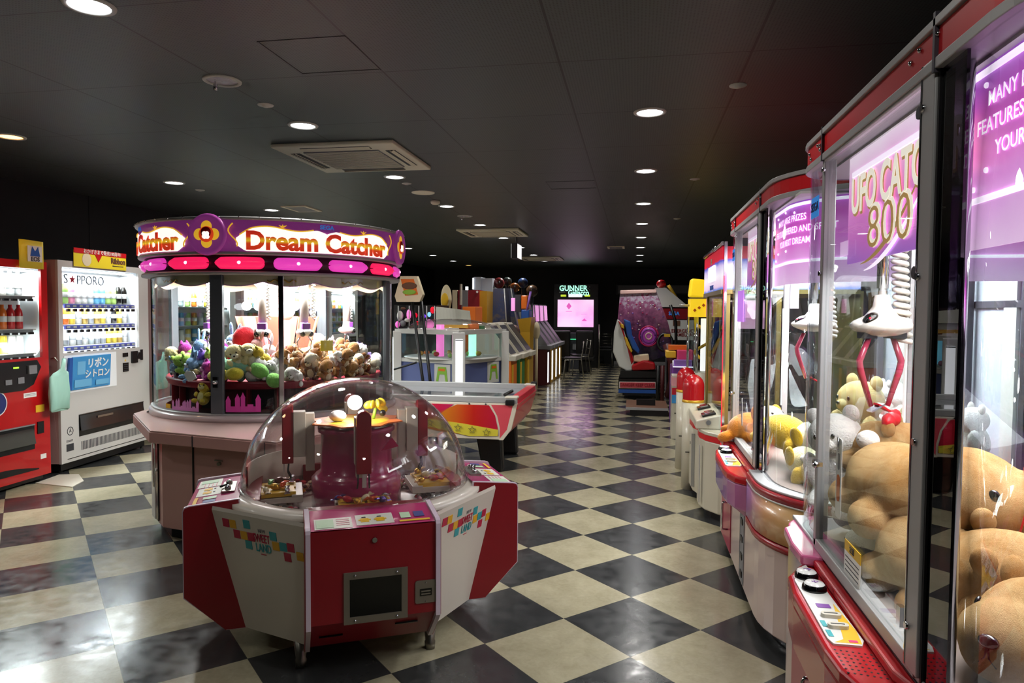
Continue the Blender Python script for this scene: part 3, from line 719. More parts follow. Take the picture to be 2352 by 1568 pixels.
def local_frame(px, py, ang):
    R = Matrix.Rotation(ang, 4, 'Z'); T = Matrix.Translation((px, py, 0)) @ R
    return T
# local: x along the front away from the camera, y into the wall, z up
def vending(origin, ang, x0, x1, H, skin, side, win, label, depth=.72, z0=.09):
    t = thing('vending_machine', label, 'vending machine', (origin[0], origin[1], 0), ang, 'vending machines on the left wall')
    wx0, wx1, wz0, wz1 = win
    b = MB(side).bx(x0, x1, .2, depth, z0, H).bx(x0, x0+.02, 0, .2, z0, H).bx(x1-.02, x1, 0, .2, z0, H)
    b.build('cabinet', t, bevel=.006)
    b = MB(skin)
    b.bx(x0, x1, -.012, .012, wz1, H-.002).bx(x0, x1, -.012, .012, z0, wz0).bx(x0, wx0, -.012, .012, wz0, wz1).bx(wx1, x1, -.012, .012, wz0, wz1)
    b.build('front_door', t)
    b = MB('vm_in').bx(wx0, wx1, .19, .199, wz0, wz1).bx(wx0-.004, wx0, .012, .19, wz0, wz1).bx(wx1, wx1+.004, .012, .19, wz0, wz1).bx(wx0, wx1, .012, .19, wz1, wz1+.004).bx(wx0, wx1, .012, .19, wz0-.004, wz0)
    b.build('display_recess', t)
    MB('glass').bx(wx0, wx1, .004, .008, wz0, wz1).build('display_window', t)
    b = MB('tube_white').bar((wx0+.03, .03, wz1-.02), (wx1-.03, .03, wz1-.02), .01); b.build('fluorescent_tube', t)
    MB('black').bx(x0+.04, x1-.04, .03, depth-.03, .02, z0).build('kick_plate', t)
    b = MB('steel')
    for x in (x0+.06, x1-.06): b.nx().bar((x, .05, 0), (x, .05, z0), .015)
    b.pieces('foot', t)
    return t
t = vending((-5.0, 5.27), A_V, .05, 1.33, 1.9, 'vm_white', 'vm_side', (.1, 1.17, 1.075, 1.84), 'white drinks vending machine with three lit shelves, blue poster and mint bag')
TV = local_frame(-5.0, 5.27, A_V); FV = math.atan2(.9967, -.081)
FR = lambda x, z, y=-.013, **k: TR(x, y, z, PI/2)      # lettering plane on the front (local x right, z up)
lamp('window_lamp', 'AREA', (.63, .06, 1.82), 30, .9, (.93, .97, 1), (-.12, 0, 0), sy=.05, parent=t)
lamp('window_lamp', 'AREA', (.63, .03, 1.1), 7, .9, (.93, .97, 1), (2.2, 0, 0), sy=.04, parent=t)
b = MB('ink'); Fm = TR(.32, .015, 1.74, PI/2)
b.text('S', .12, TR(.17, .012, 1.735, PI/2), .0); b.text('PPORO', .12, TR(.49, .012, 1.73, PI/2), -.0, .95); b.m('star_red')
st = [(.045*(1 if i % 2 == 0 else .4)*math.sin(i*PI/5), .045*(1 if i % 2 == 0 else .4)*math.cos(i*PI/5)) for i in range(10)]
b.prism(st, 0, .002, TR(.255, .012, 1.735, PI/2)); b.build('brand_lettering', t)
rowsz = [(1.515, 'bottle', ['d_clear', 'd_green', 'd_pink', 'd_white', 'd_white', 'd_clear', 'd_blue', 'd_blue', 'd_lime', 'd_lime', 'd_black', 'd_black'], 'top'),
         (1.325, 'can', ['d_orange', 'd_orange', 'd_yellow', 'd_white', 'd_gold', 'd_silver', 'd_gold', 'd_yellow', 'd_white', 'd_black', 'd_yellow', 'd_white'], 'middle'),
         (1.13, 'can', ['d_white', 'd_silver', 'd_white', 'd_silver', 'd_white', 'd_clear', 'd_silver', 'd_silver', 'd_yellow', 'd_yellow', 'd_gold', 'd_white'], 'bottom')]
for z, kind, cols, rn in rowsz:
    b = MB('white').bx(.12, 1.15, .03, .18, z-.012, z); b.m('label_blue').bx(.16, 1.14, .012, .03, z-.04, z-.004); b.m('paper')
    for i in range(12): b.bx(.175+i*.083, .215+i*.083, .009, .013, z-.03, z-.012)
    s_ = b.build('shelf', t)
    lamp('shelf_lamp', 'AREA', (.63, .045, z-.016), 9, .95, (.93, .97, 1), (.1, 0, 0), sy=.03, parent=t)
    b = MB('vm_black')
    for i in range(12): b.nx().box(.19+i*.083, .006, z-.058, .04, .016, .026)
    for o in b.pieces('select_button', t): pass
    for i, c in enumerate(cols):
        p = TV @ Vector((.18+i*.083, .10, z))
        put_drink(kind, c, 'd_white' if kind == 'bottle' else ('d_white' if c != 'd_white' else 'd_silver'), p,
                  '%s %s, %s from the left on the %s shelf of the white vending machine' % (CN[c], kind, nth(i), rn), '%s shelf drinks in the white vending machine' % rn)
# poster recess
b = MB('white').bx(.1, .8, .0, .001, .715, 1.05); b.m('vm_in').bx(.1, .8, -.016, -.012, .715, 1.05); b.build('poster_recess', t)
b = MB('poster_blue').box(.42, -.035, .885, .52, .006, .3, (.06, 0, 0)); b.m('blue').box(.145, -.033, .885, .04, .02, .29, (.06, 0, 0)); b.m('d_white')
b.text('\u30ea\u30dc\u30f3', .1, TR(.5, -.04, .96, PI/2+.06), .02); b.text('\u30b7\u30c8\u30ed\u30f3', .085, TR(.49, -.041, .865, PI/2+.06), .02)
b.m('d_blue').box(.28, -.04, .93, .1, .004, .12, (.06, 0, 0)).box(.3, -.04, .79, .22, .004, .07, (.06, 0, 0)).box(.56, -.04, .78, .18, .004, .05, (.06, 0, 0)); b.build('poster', t)
b = MB('vm_black').bx(.9, .98, -.018, -.012, .99, 1.03).nx().bx(.9, .985, -.018, -.012, .84, .93).nx().bx(1.03, 1.12, -.03, -.012, .92, 1.04).nx().bx(1.18, 1.215, -.022, -.012, .94, 1.05)
b.pieces('payment_panel', t)
MB('vm_black').bar((1.14, -.035, .99), (1.14, -.012, .99), .035).build('return_lever', t)
b = MB('grey_dark')
for k in range(4): b.bx(.91, .975, -.02, -.018, .85+k*.02, .855+k*.02)
b.m('yellow').prism([(-.012, 0), (.012, 0), (0, .022)], 0, .002, TR(.94, -.013, .945, PI/2)); b.build('notice_label', t)
b = MB('vm_black').bx(.27, 1.22, -.014, -.012, .3, .5); b.m('hatch_clear').box(.745, -.022, .42, .93, .008, .14, (-.15, 0, 0)); b.m('chrome').bx(.27, 1.22, -.02, -.012, .5, .505).bx(.5, .72, -.03, -.024, .44, .46)
b.build('pick_up_hatch', t)
b = MB('grey_dark')
for i in range(46): b.bx(.3+i*.019, .309+i*.019, -.0135, -.012, .17, .25)
b.build('vent_slots', t)
b = MB('vm_black').bx(.12, 1.3, -.014, -.011, .118, .124); b.m('grey_dark'); b.lathe([(.032, 0), (.036, .001), (.04, 0)], 24, M4=TR(.16, -.013, .37, PI/2)); b.text('\u00c5', .04, TR(.16, -.013, .37, PI/2))
b.bx(.11, .2, -.0135, -.012, .19, .255).bx(.11, .19, -.0135, -.012, .275, .28).bx(.11, .19, -.0135, -.012, .285, .29); b.build('floor_label', t)
# paper banners on top
b = MB('yellow_bright').box(.6, -.02, 1.93, .73, .004, .15); b.m('red_flat').box(.6, -.023, 2.0, .73, .004, .045)
b.m('paper').text('\u304a\u304b\u3052\u3055\u307e\u3067\u767a\u58f2100\u5468\u5e74!', .045, TR(.62, -.026, 2.0, PI/2), .01)
b.m('brown').text('Ribbon', .075, TR(.84, -.024, 1.935, PI/2), .03); b.m('grey_dark').bx(.76, .92, -.024, -.022, 1.885, 1.892)
b.m('cream').prism(arc(0, 0, .06, 0, 2*PI, 20)[:-1], 0, .002, TR(.4, -.023, 1.925, PI/2)); b.m('red_flat').prism([(-.05, 0), (.05, 0), (0, -.07)], 0, .002, TR(.56, -.023, 1.98, PI/2))
props(b.build('paper_banner', loc=(-5.0, 5.27, 0), rot=(0, 0, A_V)), 'yellow and red paper banner standing on top of the white vending machine', 'banner')

A_R = math.atan2(.9987, -.05)
t = vending((-4.95, 5.12), A_R, -1.15, .03, 1.865, 'vm_red', 'vm_red', (-1.08, -.035, 1.06, 1.80), 'red drinks vending machine with lit shelves at the left edge', z0=.06)
TV = local_frame(-4.95, 5.12, A_R)
lamp('window_lamp', 'AREA', (-.45, .06, 1.78), 55, .9, (.95, 1, 1), (-.12, 0, 0), sy=.05, parent=t)
lamp('window_lamp', 'AREA', (-.45, .03, 1.1), 9, .9, (.95, 1, 1), (2.2, 0, 0), sy=.04, parent=t)
for z, kind, cols, rn in [(1.575, 'bottle', ['d_clear', 'd_white', 'd_clear', 'd_white', 'd_clear', 'd_silver'], 'top'), (1.30, 'bottle', ['d_lime', 'd_yellow', 'd_orange', 'd_orange', 'd_red', 'd_red'], 'middle'), (1.1, 'can', ['d_white', 'd_white', 'd_white', 'd_yellow', 'd_white', 'd_white'], 'bottom')]:
    b = MB('white').bx(-1.06, -.05, .03, .18, z-.012, z); b.m('grey').bx(-1.06, -.1, .012, .03, z-.03, z-.004); b.build('shelf', t)
    b = MB('vm_black')
    for i in range(10): b.nx().box(-.13-i*.08, .006, z-.035, .045, .016, .018)
    b.pieces('select_button', t)
    for i, c in enumerate(cols):
        put_drink(kind, c, 'd_white' if rn == 'bottom' else c, TV @ Vector((-.55+i*.08, .1, z)), '%s %s, %s from the right on the %s shelf of the red vending machine' % (CN[c], kind, nth(5-i), rn), '%s shelf drinks in the red vending machine' % rn)
b = MB('vm_black'); b.prism([(-1.1, 1.04), (-.1, 1.04), (-.06, .98), (-.14, .84), (-.24, .80), (-.45, .8), (-.6, .86), (-1.1, .86)], 0, .006, TR(0, -.013, 0, PI/2)); b.build('control_panel', t)
b = MB('green_led').bx(-.34, -.29, -.022, -.019, .985, .997); b.build('led_display', t)
b = MB('grey').bx(-.42, -.36, -.024, -.019, .86, .9).nx().bx(-.3, -.24, -.024, -.019, .86, .91).nx().bx(-.2, -.12, -.034, -.019, .93, 1.0)
b.pieces('coin_slot', t)
b = MB('vm_black').bx(-1.0, -.14, -.016, -.012, .3, .5); b.m('hatch_clear').box(-.57, -.024, .41, .84, .008, .13, (-.15, 0, 0)); b.m('grey').bx(-1.0, -.14, -.024, -.012, .5, .51); b.build('pick_up_hatch', t)
MB('vm_black').bx(-.11, -.045, -.02, -.012, .42, .52).build('coin_return', t)
b = MB('paper').bx(-.24, -.11, -.014, -.012, .735, .775); b.m('grey_dark').bx(-.23, -.12, -.0145, -.014, .75, .753).bx(-.23, -.12, -.0145, -.014, .76, .763); b.build('sticker', t)
MB('yellow').bx(-.12, -.03, -.014, -.012, .6, .66).build('yellow_sticker', t); MB('paper').bx(-.08, -.02, -.014, -.012, .2, .24).build('floor_sticker', t)
b = MB('blue_dark').prism(arc(0, 0, .09, 0, 2*PI, 24)[:-1], 0, .003, TR(-.5, -.013, .72, PI/2)); b.m('paper').prism(arc(0, 0, .1, 0, 2*PI, 24)[:-1], 0, .001, TR(-.5, -.0125, .72, PI/2)); b.build('round_emblem', t)
b = MB('black').prism([(-.9, .13)]+[(-.9+.8*i/12, .13+.05*math.sin(PI*i/12)) for i in range(13)]+[(-.1, .12)], 0, .002, TR(0, -.013, 0, PI/2)); b.build('lower_groove', t)
b = MB('yellow_bright').wall([(-.27+.02*i, -.03-.012*math.sin(i*.4)) for i in range(14)], .003, 1.80, 2.03); b.m('paper').box(-.13, -.047, 1.92, .15, .003, .13); b.m('blue').prism([(-.05, -.04), (-.03, .04), (0, .0), (.03, .04), (.05, -.04)], 0, .002, TR(-.13, -.049, 1.94, PI/2))
b.m('grey_dark').text('EOS', .05, TR(-.13, -.05, 1.875, PI/2), .02)
props(b.build('paper_sign', loc=(-4.95, 5.12, 0), rot=(0, 0, A_R)), 'curled yellow paper sign with blue mark above the red vending machine', 'sign')
# mint plastic bags over the bins' hooks
def bag(loc, rot, lab, h=.34):
    b = MB('mint'); P = []
    for k, (z, w_, d) in enumerate([(0, .1, .012), (.015, .112, .03), (h*.45, .112, .035), (h*.86, .108, .022), (h*.93, .09, .014), (h*.97, .05, .01), (h*1.04, .022, .008), (h*1.28, .02, .006)]):
        P.append([(math.copysign(abs(math.cos(a))**.5, math.cos(a))*w_+.012*k*k/9*(1 if k > 3 else 0), math.sin(a)*d*(1+.3*math.sin(6*a+2*k)), z+.008*math.sin(3*a+k)) for a in [2*PI*i/28 for i in range(28)]])
    b.ring(P); o = b.build('plastic_bag', loc=loc, rot=rot); return props(o, lab, 'bag')
bag((-4.86, 5.17, .60), (0, .0, PI/2+.1), 'mint green plastic bag hanging at the corner of the red vending machine')
bag((-5.03, 6.68, .62), (0, 0, PI/2), 'mint green plastic bag hanging at the far side of the white vending machine', .3)
b = MB('steel').tube([(-4.93, 5.16, 1.04), (-4.9, 5.17, 1.05), (-4.87, 5.17, 1.02)], .006, 8); props(b.build('bag_hook'), 'small metal hook holding the mint bag on the red vending machine', 'hook')
b = MB('off_white'); b.prism([(-4.95, 5.0), (-4.55, 4.95), (-4.62, 5.15), (-4.85, 5.35), (-5.0, 5.3)], 0, .006); props(b.build('cardboard_sheet'), 'flattened pale cardboard sheet on the floor between the vending machines', 'cardboard')

# further vending machines along the wall, seen through the round machine's drum
for q in range(4):
    oy = 6.98+1.36*q; t = vending((-5.08-.01*q, oy), PI/2+.02, 0, 1.25, 1.86, 'vm_white' if q != 1 else 'vm_side', 'vm_side', (.07, 1.12, 1.06, 1.78), 'drinks vending machine, %s in the row seen through the drum of the round machine' % nth(q, 'nearest'))
    TQ = local_frame(-5.08-.01*q, oy, PI/2+.02)
    lamp('window_lamp', 'AREA', (.6, .06, 1.76), 60, .9, (.93, .97, 1), (-.12, 0, 0), sy=.05, parent=t)
    for z, rn in ((1.5, 'top'), (1.28, 'middle'), (1.09, 'bottom')):
        b = MB('white').bx(.09, 1.1, .03, .18, z-.012, z); b.m('grey').bx(.09, 1.1, .012, .03, z-.03, z-.004); b.build('shelf', t)
        for i in range(8):
            c_ = ['d_clear', 'd_lime', 'd_orange', 'd_white', 'd_yellow', 'd_blue', 'd_green', 'd_gold'][(i+q*3+int(z*10)) % 8]
            put_drink('can' if rn != 'top' else 'bottle', c_, 'd_white', TQ @ Vector((.16+i*.125, .1, z)), '%s drink, %s from the left, %s shelf, %s machine behind the round machine' % (CN[c_], nth(i), rn, nth(q, 'nearest')), 'drinks in the far vending machines, %s shelf of the %s' % (rn, nth(q, 'nearest')))
    b = MB('vm_black').bx(.2, 1.05, -.014, -.012, .3, .5); b.build('pick_up_hatch', t); b = MB('vm_black').bx(.85, 1.15, -.02, -.012, .8, 1.0); b.build('payment_panel', t)
# ================================================================== round four-player crane machine
DX, DY = -2.78, 5.08
t = thing('round_crane_machine', 'round pink four-player crane machine with glowing canopy and glass drum of soft toys', 'claw machine', (DX, DY, 0))
DC = t
mat('dc_pink', '#b98c86', .4, coat=.15); mat('dc_top', '#c9a7a0', .2, coat=.5); mat('dc_sign', '#fff6ef', .4, emit='#fff4ec', es=1.05); mat('dc_purple', '#a84a9c', .4, emit='#983c90', es=.28)
mat('dc_lamp_hot', '#ff2f6a', .3, emit='#ff1f5f', es=.85, coat=.4); mat('dc_lamp_mag', '#f04fc0', .3, emit='#e83fb8', es=.8, coat=.4); mat('dc_core', '#ffffff', .3, emit='#ffb0d0', es=2.2)
rampmat('dc_text', 'z', [(0, '#d8301a'), (.36, '#e2481c'), (.5, '#f6c62c'), (.62, '#f0a024'), (.72, '#dc3c1a'), (1, '#c8281a')], .4, es=.55, lo=1.862, hi=1.975)
mat('dc_band', '#4a1030', .3); mat('dc_orange', '#e0491e', .4, emit='#e0401a', es=.55); mat('dc_yel', '#f3c33a', .4, emit='#f0b830', es=.6); mat('dc_white', '#efe4da', .4)
mat('dc_skirt', '#7a1424', .4); mat('dc_sill', '#c9b8b8', .3, coat=.4); mat('hopper', '#f07a62', .35, emit='#f06a55', es=.35); mat('castle_pink', '#cf3fa0', .4); mat('castle_lilac', '#d98fd0', .4); mat('steel_dark', '#6a7278', .3, .5)
cnt = [(-.77, -.66), (-.17, -1.27), (.78, -1.46), (1.1, -.73), (1.08, .22), (.62, .82), (-.42, .86), (-1.02, .32)]
base = [(-.42, -.93), (-.17, -1.156), (.72, -1.34), (.98, -.68), (.95, .2), (.5, .75), (-.35, .78), (-.62, .3)]
MB('dc_pink').prism(base, .08, .645).build('base', t, bevel=.006)
MB('black').prism([(x*.94, y*.94) for x, y in base], 0, .08).build('kick_plate', t)
b = MB('dc_pink').prism(cnt, .645, .712); b.m('dc_top').prism([(x*.995, y*.995) for x, y in cnt], .712, .722); b.build('counter', t, bevel=.004)
b = MB('grey_dark')
for u in (.36, .92):
    x = -.17+.95*u; y = -1.27-.19*u; b.nx().box(x, y-.002, .68, .006, .004, .066, (0, 0, -.2))
b.pieces('counter_seam', t)
b = MB('black')
def onbase(u, z0, z1, w_, out=.003, k=1):
    (x0, y0), (x1, y1) = base[k], base[(k+1) % 8]; a = math.atan2(y1-y0, x1-x0)
    return ((x0+(x1-x0)*u)+math.sin(a)*out, (y0+(y1-y0)*u)-math.cos(a)*out, (z0+z1)/2, w_, .006, z1-z0, (0, 0, a))
for u in (.29, .78): b.nx().box(*onbase(u, .08, .645, .01))
b.pieces('base_seam', t)
b = MB('white').box(*onbase(.27, .09, .64, .1, .0045, 0)); b.m('vm_black').box(*onbase(.62, .1, .64, .07, .006, 0)).box(*onbase(.32, .3, .6, .04, .007, 0)); b.m('paper').box(*onbase(.45, .56, .62, .05, .009, 0)).box(*onbase(.6, .42, .435, .03, .01, 0)); b.build('coin_door', t)
b = MB('steel').box(*onbase(.52, .55, .556, .06, .008)); b.bar((.3, -1.262, .535), (.3, -1.275, .535), .012); b.build('door_lock', t)
b = MB('black_gloss')
for i in range(4): b.nx().lathe([(.018, 0), (.018, .006), (.012, .01), (.001, .01)], 14, (-.7+i*.055, -.58-.012*i-.02*(i % 2), .722))
b.pieces('push_button', t)
# glass drum
MB('dc_sill').lathe([(.80, .72), (.915, .72), (.915, .752), (.895, .765), (.80, .765)], 64).build('sill_ring', t)
MB('alu').lathe([(.895, .765), (.9, .775), (.875, .778), (.87, .765)], 64).build('sill_trim', t)
angs = [math.radians(a) for a in (-87, 3, 93, 183)]
MB('glass').lathe([(.88, .77), (.88, 1.70)], 96).lathe([(.874, .77), (.874, 1.70)], 96).build('glass_drum', t, weld=False)
b = MB('steel_dark')
for a in angs: b.nx().box(.882*math.cos(a), .882*math.sin(a), 1.235, .03, .088, .93, (0, 0, a))
b.pieces('corner_post', t, .004)
b = MB('chrome')
for a in angs:
    for da in (27,):
        c_ = a+math.radians(da); b.nx().box(.883*math.cos(c_), .883*math.sin(c_), 1.235, .022, .034, .93, (0, 0, c_))
b.pieces('glass_stile', t, .003)
b = MB('chrome')
for a in angs[:1]: b.nx().box(.905*math.cos(a), .905*math.sin(a), .99, .02, .035, .07, (0, 0, a)).ball((.92*math.cos(a), .92*math.sin(a), .99), .014, 10, 8)
b.pieces('lock_handle', t)
# interior
b = MB('dc_skirt').lathe([(.78, .93), (.8, .97), (.79, .985), (.76, .97)], 64); b.m('maroon').lathe([(.72, .77), (.72, .95)], 48)
b.m('black')
for i in range(24):
    a = 2*PI*i/24+.1
    if i % 3: b.box(.722*math.cos(a), .722*math.sin(a), .86, .006, .15, .15, (0, 0, a))
b.m('dc_skirt')
for i in range(24):
    a = 2*PI*i/24-.03; b.box(.74*math.cos(a), .74*math.sin(a), .87, .05, .012, .18, (0, 0, a))
b.build('prize_tray', t)
MB('dc_skirt').lathe([(.001, .90), (.5, .92), (.78, .955)], 48).build('turntable', t)
b = MB('dc_white').lathe([(.001, 1.40), (.1, 1.40), (.13, 1.45), (.13, 1.62), (.2, 1.7), (.001, 1.7)], 24); b.m('pink_pale').lathe([(.12, .92), (.1, 1.05), (.09, 1.4)], 20); b.build('centre_column', t)
b = MB('hopper')
for i in range(6):
    a = 2*PI*i/6-1.3; R = Matrix.Translation((0, 0, 0)) @ Matrix.Rotation(a, 4, 'Z')
    b.nx().add([(.3, -.095, 1.42), (.3, .095, 1.42), (.24, .065, 1.18), (.24, -.065, 1.18), (.29, -.095, 1.42), (.29, .095, 1.42), (.23, .065, 1.18), (.23, -.065, 1.18)], [(0, 1, 2, 3), (4, 7, 6, 5), (0, 4, 5, 1), (1, 5, 6, 2), (2, 6, 7, 3), (3, 7, 4, 0)], False, R)
b.pieces('hopper_panel', t)
b = MB('acrylic')
for i in range(12):
    a = 2*PI*i/12-1.3; b.nx().bar((.22*math.cos(a), .22*math.sin(a), .94), (.24*math.cos(a), .24*math.sin(a), 1.18), .012, n=8)
b.pieces('clear_rod', t)
b = MB('lamp_white')
for a in (-1.9, -.95, .3, 1.6, 2.6): b.nx().ball((.3*math.cos(a), .3*math.sin(a), 1.5), .035, 12, 8)
b.pieces('bulb', t)
b = MB('dc_white').lathe([(.001, 1.695), (.86, 1.695), (.86, 1.705), (.001, 1.705)], 48).build('canopy_ceiling', t)
# valance with scalloped edge and gold scrolls
def strip(b, r, f0, f1, a0, a1, n, th=.004):
    for i in range(n):
        u0 = a0+(a1-a0)*i/n; u1 = a0+(a1-a0)*(i+1)/n
        z = [f0(u0), f0(u1), f1(u1), f1(u0)]; c = [(r*math.cos(u), r*math.sin(u)) for u in (u0, u1, u1, u0)]
        b.add([(x, y, zz) for (x, y), zz in zip(c, z)], [(0, 1, 2, 3)], True)
    return b
b = MB('cream'); strip(b, .862, lambda u: 1.655-.03*abs(math.sin(u*8)), lambda u: 1.70, 0, 2*PI, 160)
b.m('castle_lilac'); strip(b, .8625, lambda u: 1.655-.03*abs(math.sin(u*8)), lambda u: 1.661-.03*abs(math.sin(u*8)), 0, 2*PI, 160)
b.build('valance', t, weld=False)
for a in angs:
    for k in (-.3, .3):
        b = MB('gold').tube([(.868*math.cos(a+.78+k+x*.012), .868*math.sin(a+.78+k+x*.012), 1.665+.009*math.sin(x*1.1)) for x in range(-9, 10)], .004, 6); b.build('gold_scroll', t)
# canopy
b = MB('dc_band').lathe([(.9, 1.722), (.925, 1.722), (.925, 1.83), (.9, 1.83)], 96).build('lamp_band', t)
for z0, z1, r, nm in ((1.700, 1.722, .945, 'lower_trim'), (1.828, 1.848, .965, 'middle_trim'), (2.052, 2.072, .982, 'upper_trim')):
    MB('alu').lathe([(.86, z0), (r, z0), (r+.004, (z0+z1)/2), (r, z1), (.86, z1)], 96).build(nm, t)
b = MB('chrome')
for i in range(48):
    a = 2*PI*i/48
    b.nx().ball((.987*math.cos(a), .987*math.sin(a), 2.066), .006, 6, 4)
b.pieces('trim_stud', t)
k = 0
for a in angs:
    for j in range(4):
        c_ = a+math.radians(11.25+22.5*j); b = MB('dc_lamp_hot' if (k+j) % 3 == 0 else 'dc_lamp_mag'); w_ = .155
        n = 26; R = []
        for i in range(n+1):
            th = -PI/2+PI*i/n; x = math.copysign(w_-.045, th)*min(1, abs(th)*3)+.045*math.sin(th); h = .041*max(.05, math.cos(th))**.8; u = c_+x/.93
            R.append([((.925+.03*q)*math.cos(u), (.925+.03*q)*math.sin(u), 1.776+h*s_) for s_, q in ((-1, 0), (-.6, .8), (0, 1), (.6, .8), (1, 0))])
        b.ring(R, False, False); p = b.build('oval_lamp', t)
        MB('dc_core').ball((.948*math.cos(c_), .948*math.sin(c_), 1.778), (.014, .014, .012), 10, 6).build('bulb_glow', p)
    k += 1
b = MB('dc_purple').lathe([(.9, 1.848), (.955, 1.848), (.962, 2.052), (.9, 2.052)], 96).build('sign_band', t)
def onring(r, a, z): return Vector((r*math.cos(a), r*math.sin(a), z))
def signtop(v):  # v in -1..1 across a panel
    return 1.998+.012*math.cos(v*PI*3)-.028*max(0, 1-abs(v)/.12)-.05*max(0, (abs(v)-.82)/.18)**1.5
for a in angs:
    c_ = a+PI/4; hw = math.radians(34.5)
    b = MB('dc_sign'); strip(b, .966, lambda u: 1.852+.04*max(0, (abs((u-c_)/hw)-.9)/.1), lambda u: signtop((u-c_)/hw), c_-hw, c_+hw, 72)
    b.build('lit_panel', t, weld=False)
    b = MB('dc_text').text('Dream Catcher', .158, None, .035, 1.04, fn=lambda v: onring(.968+v.z, c_+v.x/.968, 1.915+v.y*1.05))
    b.build('sign_lettering', t)
    b = MB('dc_yel')
    for sg in (-1, 1):
        b.nx().tube([onring(.969, c_+sg*hw*u, signtop(u)+.004) for u in [.16+.8*i/24 for i in range(25)]], .0045, 6)
        b.nx().tube([onring(.969, c_+sg*(hw+.02+.03*math.sin(2.6*i/12*2)), 2.03-.15*i/12) for i in range(13)], .0045, 6)
        b.nx()
        for q in (-1, 0, 1): b.tube([onring(.969, c_+sg*hw*.5, 2.012), onring(.969, c_+sg*hw*.5+q*.025, 2.03-.006*abs(q))], [.006, .002], 6)
    b.pieces('gilt_scroll', t)
    b = MB('sticker_blue').text('SEGA', .038, None, .03, 1.1, fn=lambda v: onring(.967+v.z, c_+v.x/.968, 2.026+v.y)); b.build('maker_name', t)
    # medallion
    F = Matrix.Translation(onring(.972, a, 1.955)) @ Matrix((Vector((-math.sin(a), math.cos(a), 0)), Vector((0, 0, 1)), Vector((math.cos(a), math.sin(a), 0)))).transposed().to_4x4()
    b = MB('dc_purple').lathe([(.001, .0), (.128, 0), (.135, .012), (.128, .026), (.112, .03), (.105, .024), (.001, .024)], 40, M4=F)
    m_ = b.build('medallion', t)
    b = MB('dc_yel')
    for i in range(4): b.lathe([(.001, .027), (.036, .026), (.04, .022)], 18, (0, 0, 0), M4=F @ Matrix.Translation((.05*math.cos(i*PI/2), .05*math.sin(i*PI/2), 0)))
    b.m('dc_orange').lathe([(.001, .03), (.05, .03), (.052, .024)], 24, M4=F); b.m('red_flat').lathe([(.001, .034), (.034, .034), (.036, .028)], 24, M4=F @ Matrix.Translation((0, .012, 0)))
    b.m('dc_sign')
    for i in range(4): b.lathe([(.001, .038), (.014, .038), (.016, .03)], 14, M4=F @ Matrix.Translation((.013*math.cos(i*PI/2+.78), .013*math.sin(i*PI/2+.78)-.006, 0)))
    b.build('flower_emblem', m_)
MB('grey_dark').lathe([(.001, 2.07), (.9, 2.07), (.96, 2.05)], 64).build('roof', t)
# castle stickers on the glass
def castle(b, a, z0, s=1, r=.8845):
    for x0, x1, h in ((-.12, .12, .04), (-.12, -.085, .075), (-.055, -.02, .09), (-.015, .015, .1), (.085, .12, .085), (.03, .07, .055)):
        strip(b, r, lambda u: z0, lambda u: z0+h*s, a+x0*s/.88, a+x1*s/.88, 2)
        if h > .06: b.add([onring(r, a+x0*s/.88-.003, z0+h*s), onring(r, a+x1*s/.88+.003, z0+h*s), onring(r, a+(x0+x1)/2*s/.88, z0+(h+.04)*s)], [(0, 1, 2)], False)
b = MB('castle_pink'); castle(b, math.radians(-76), .79, .95); b.build('castle_sticker', t, weld=False)
b = MB('castle_lilac'); castle(b, math.radians(-108), .785, .6); castle(b, math.radians(-101), .785, .6); b.build('lilac_sticker', t, weld=False)
b = MB('yellow'); strip(b, .885, lambda u: .79, lambda u: .82, math.radians(-118), math.radians(-114), 2); b.build('price_sticker', t, weld=False)
b = MB('yellow_bright'); b.box(.62, -.45, 1.22, .004, .09, .075, (0, 0, -.8)); b.build('price_card', t)
lamp('drum_lamp', 'AREA', (0, 0, 1.69), 150, 1.3, (1, .97, .95), parent=t)
lamp('drum_lamp', 'POINT', (.28, -.28, 1.45), 5, .04, (1, .93, .85), parent=t); lamp('drum_lamp', 'POINT', (-.3, -.2, 1.45), 5, .04, (1, .93, .85), parent=t)
# hanging claws inside
def dclaw(a, lab, z=1.28):
    t = thing('crane_claw', lab, 'crane claw', (DX+.55*math.cos(a), DY+.55*math.sin(a), z), (0, 0, a), 'crane claws inside the round machine')
    MB('dc_white').bar((0, 0, .1), (0, 0, .41), .03).build('shaft', t)
    b = MB('white_gloss').ball((0, 0, .03), (.07, .06, .032), 16, 8).lathe([(.035, .04), (.03, .1), (.001, .1)], 14); b.build('saucer', t)
    b = MB('purple').box(.03, 0, .075, .03, .06, .04); b.m('black_gloss').ball((.045, -.03, .02), .022, 10, 8).ball((.045, .03, .02), .022, 10, 8); b.build('motor_box', t, .003)
    b = MB('chrome')
    for s_ in (-1, 1): b.nx().tube([(0, s_*.03, 0), (0, s_*.055, -.04), (0, s_*.045, -.09), (0, s_*.012, -.12)], .006, 6)
    b.pieces('arm', t)
    MB('ivory').tube([(.05+.012*math.cos(i*.9), .05+.012*math.sin(i*.9), .12+i*.0035) for i in range(80)], .005, 5).build('coiled_cord', t)
for a, l in ((-42, 'silver crane claw hanging in the right-hand bay of the round machine'), (-118, 'crane claw with coiled cord hanging in the left-hand bay of the round machine'), (-72, 'crane claw hanging just left of the central rod of the round machine'), (40, 'crane claw hanging at the rear right of the round machine')): dclaw(math.radians(a), l)
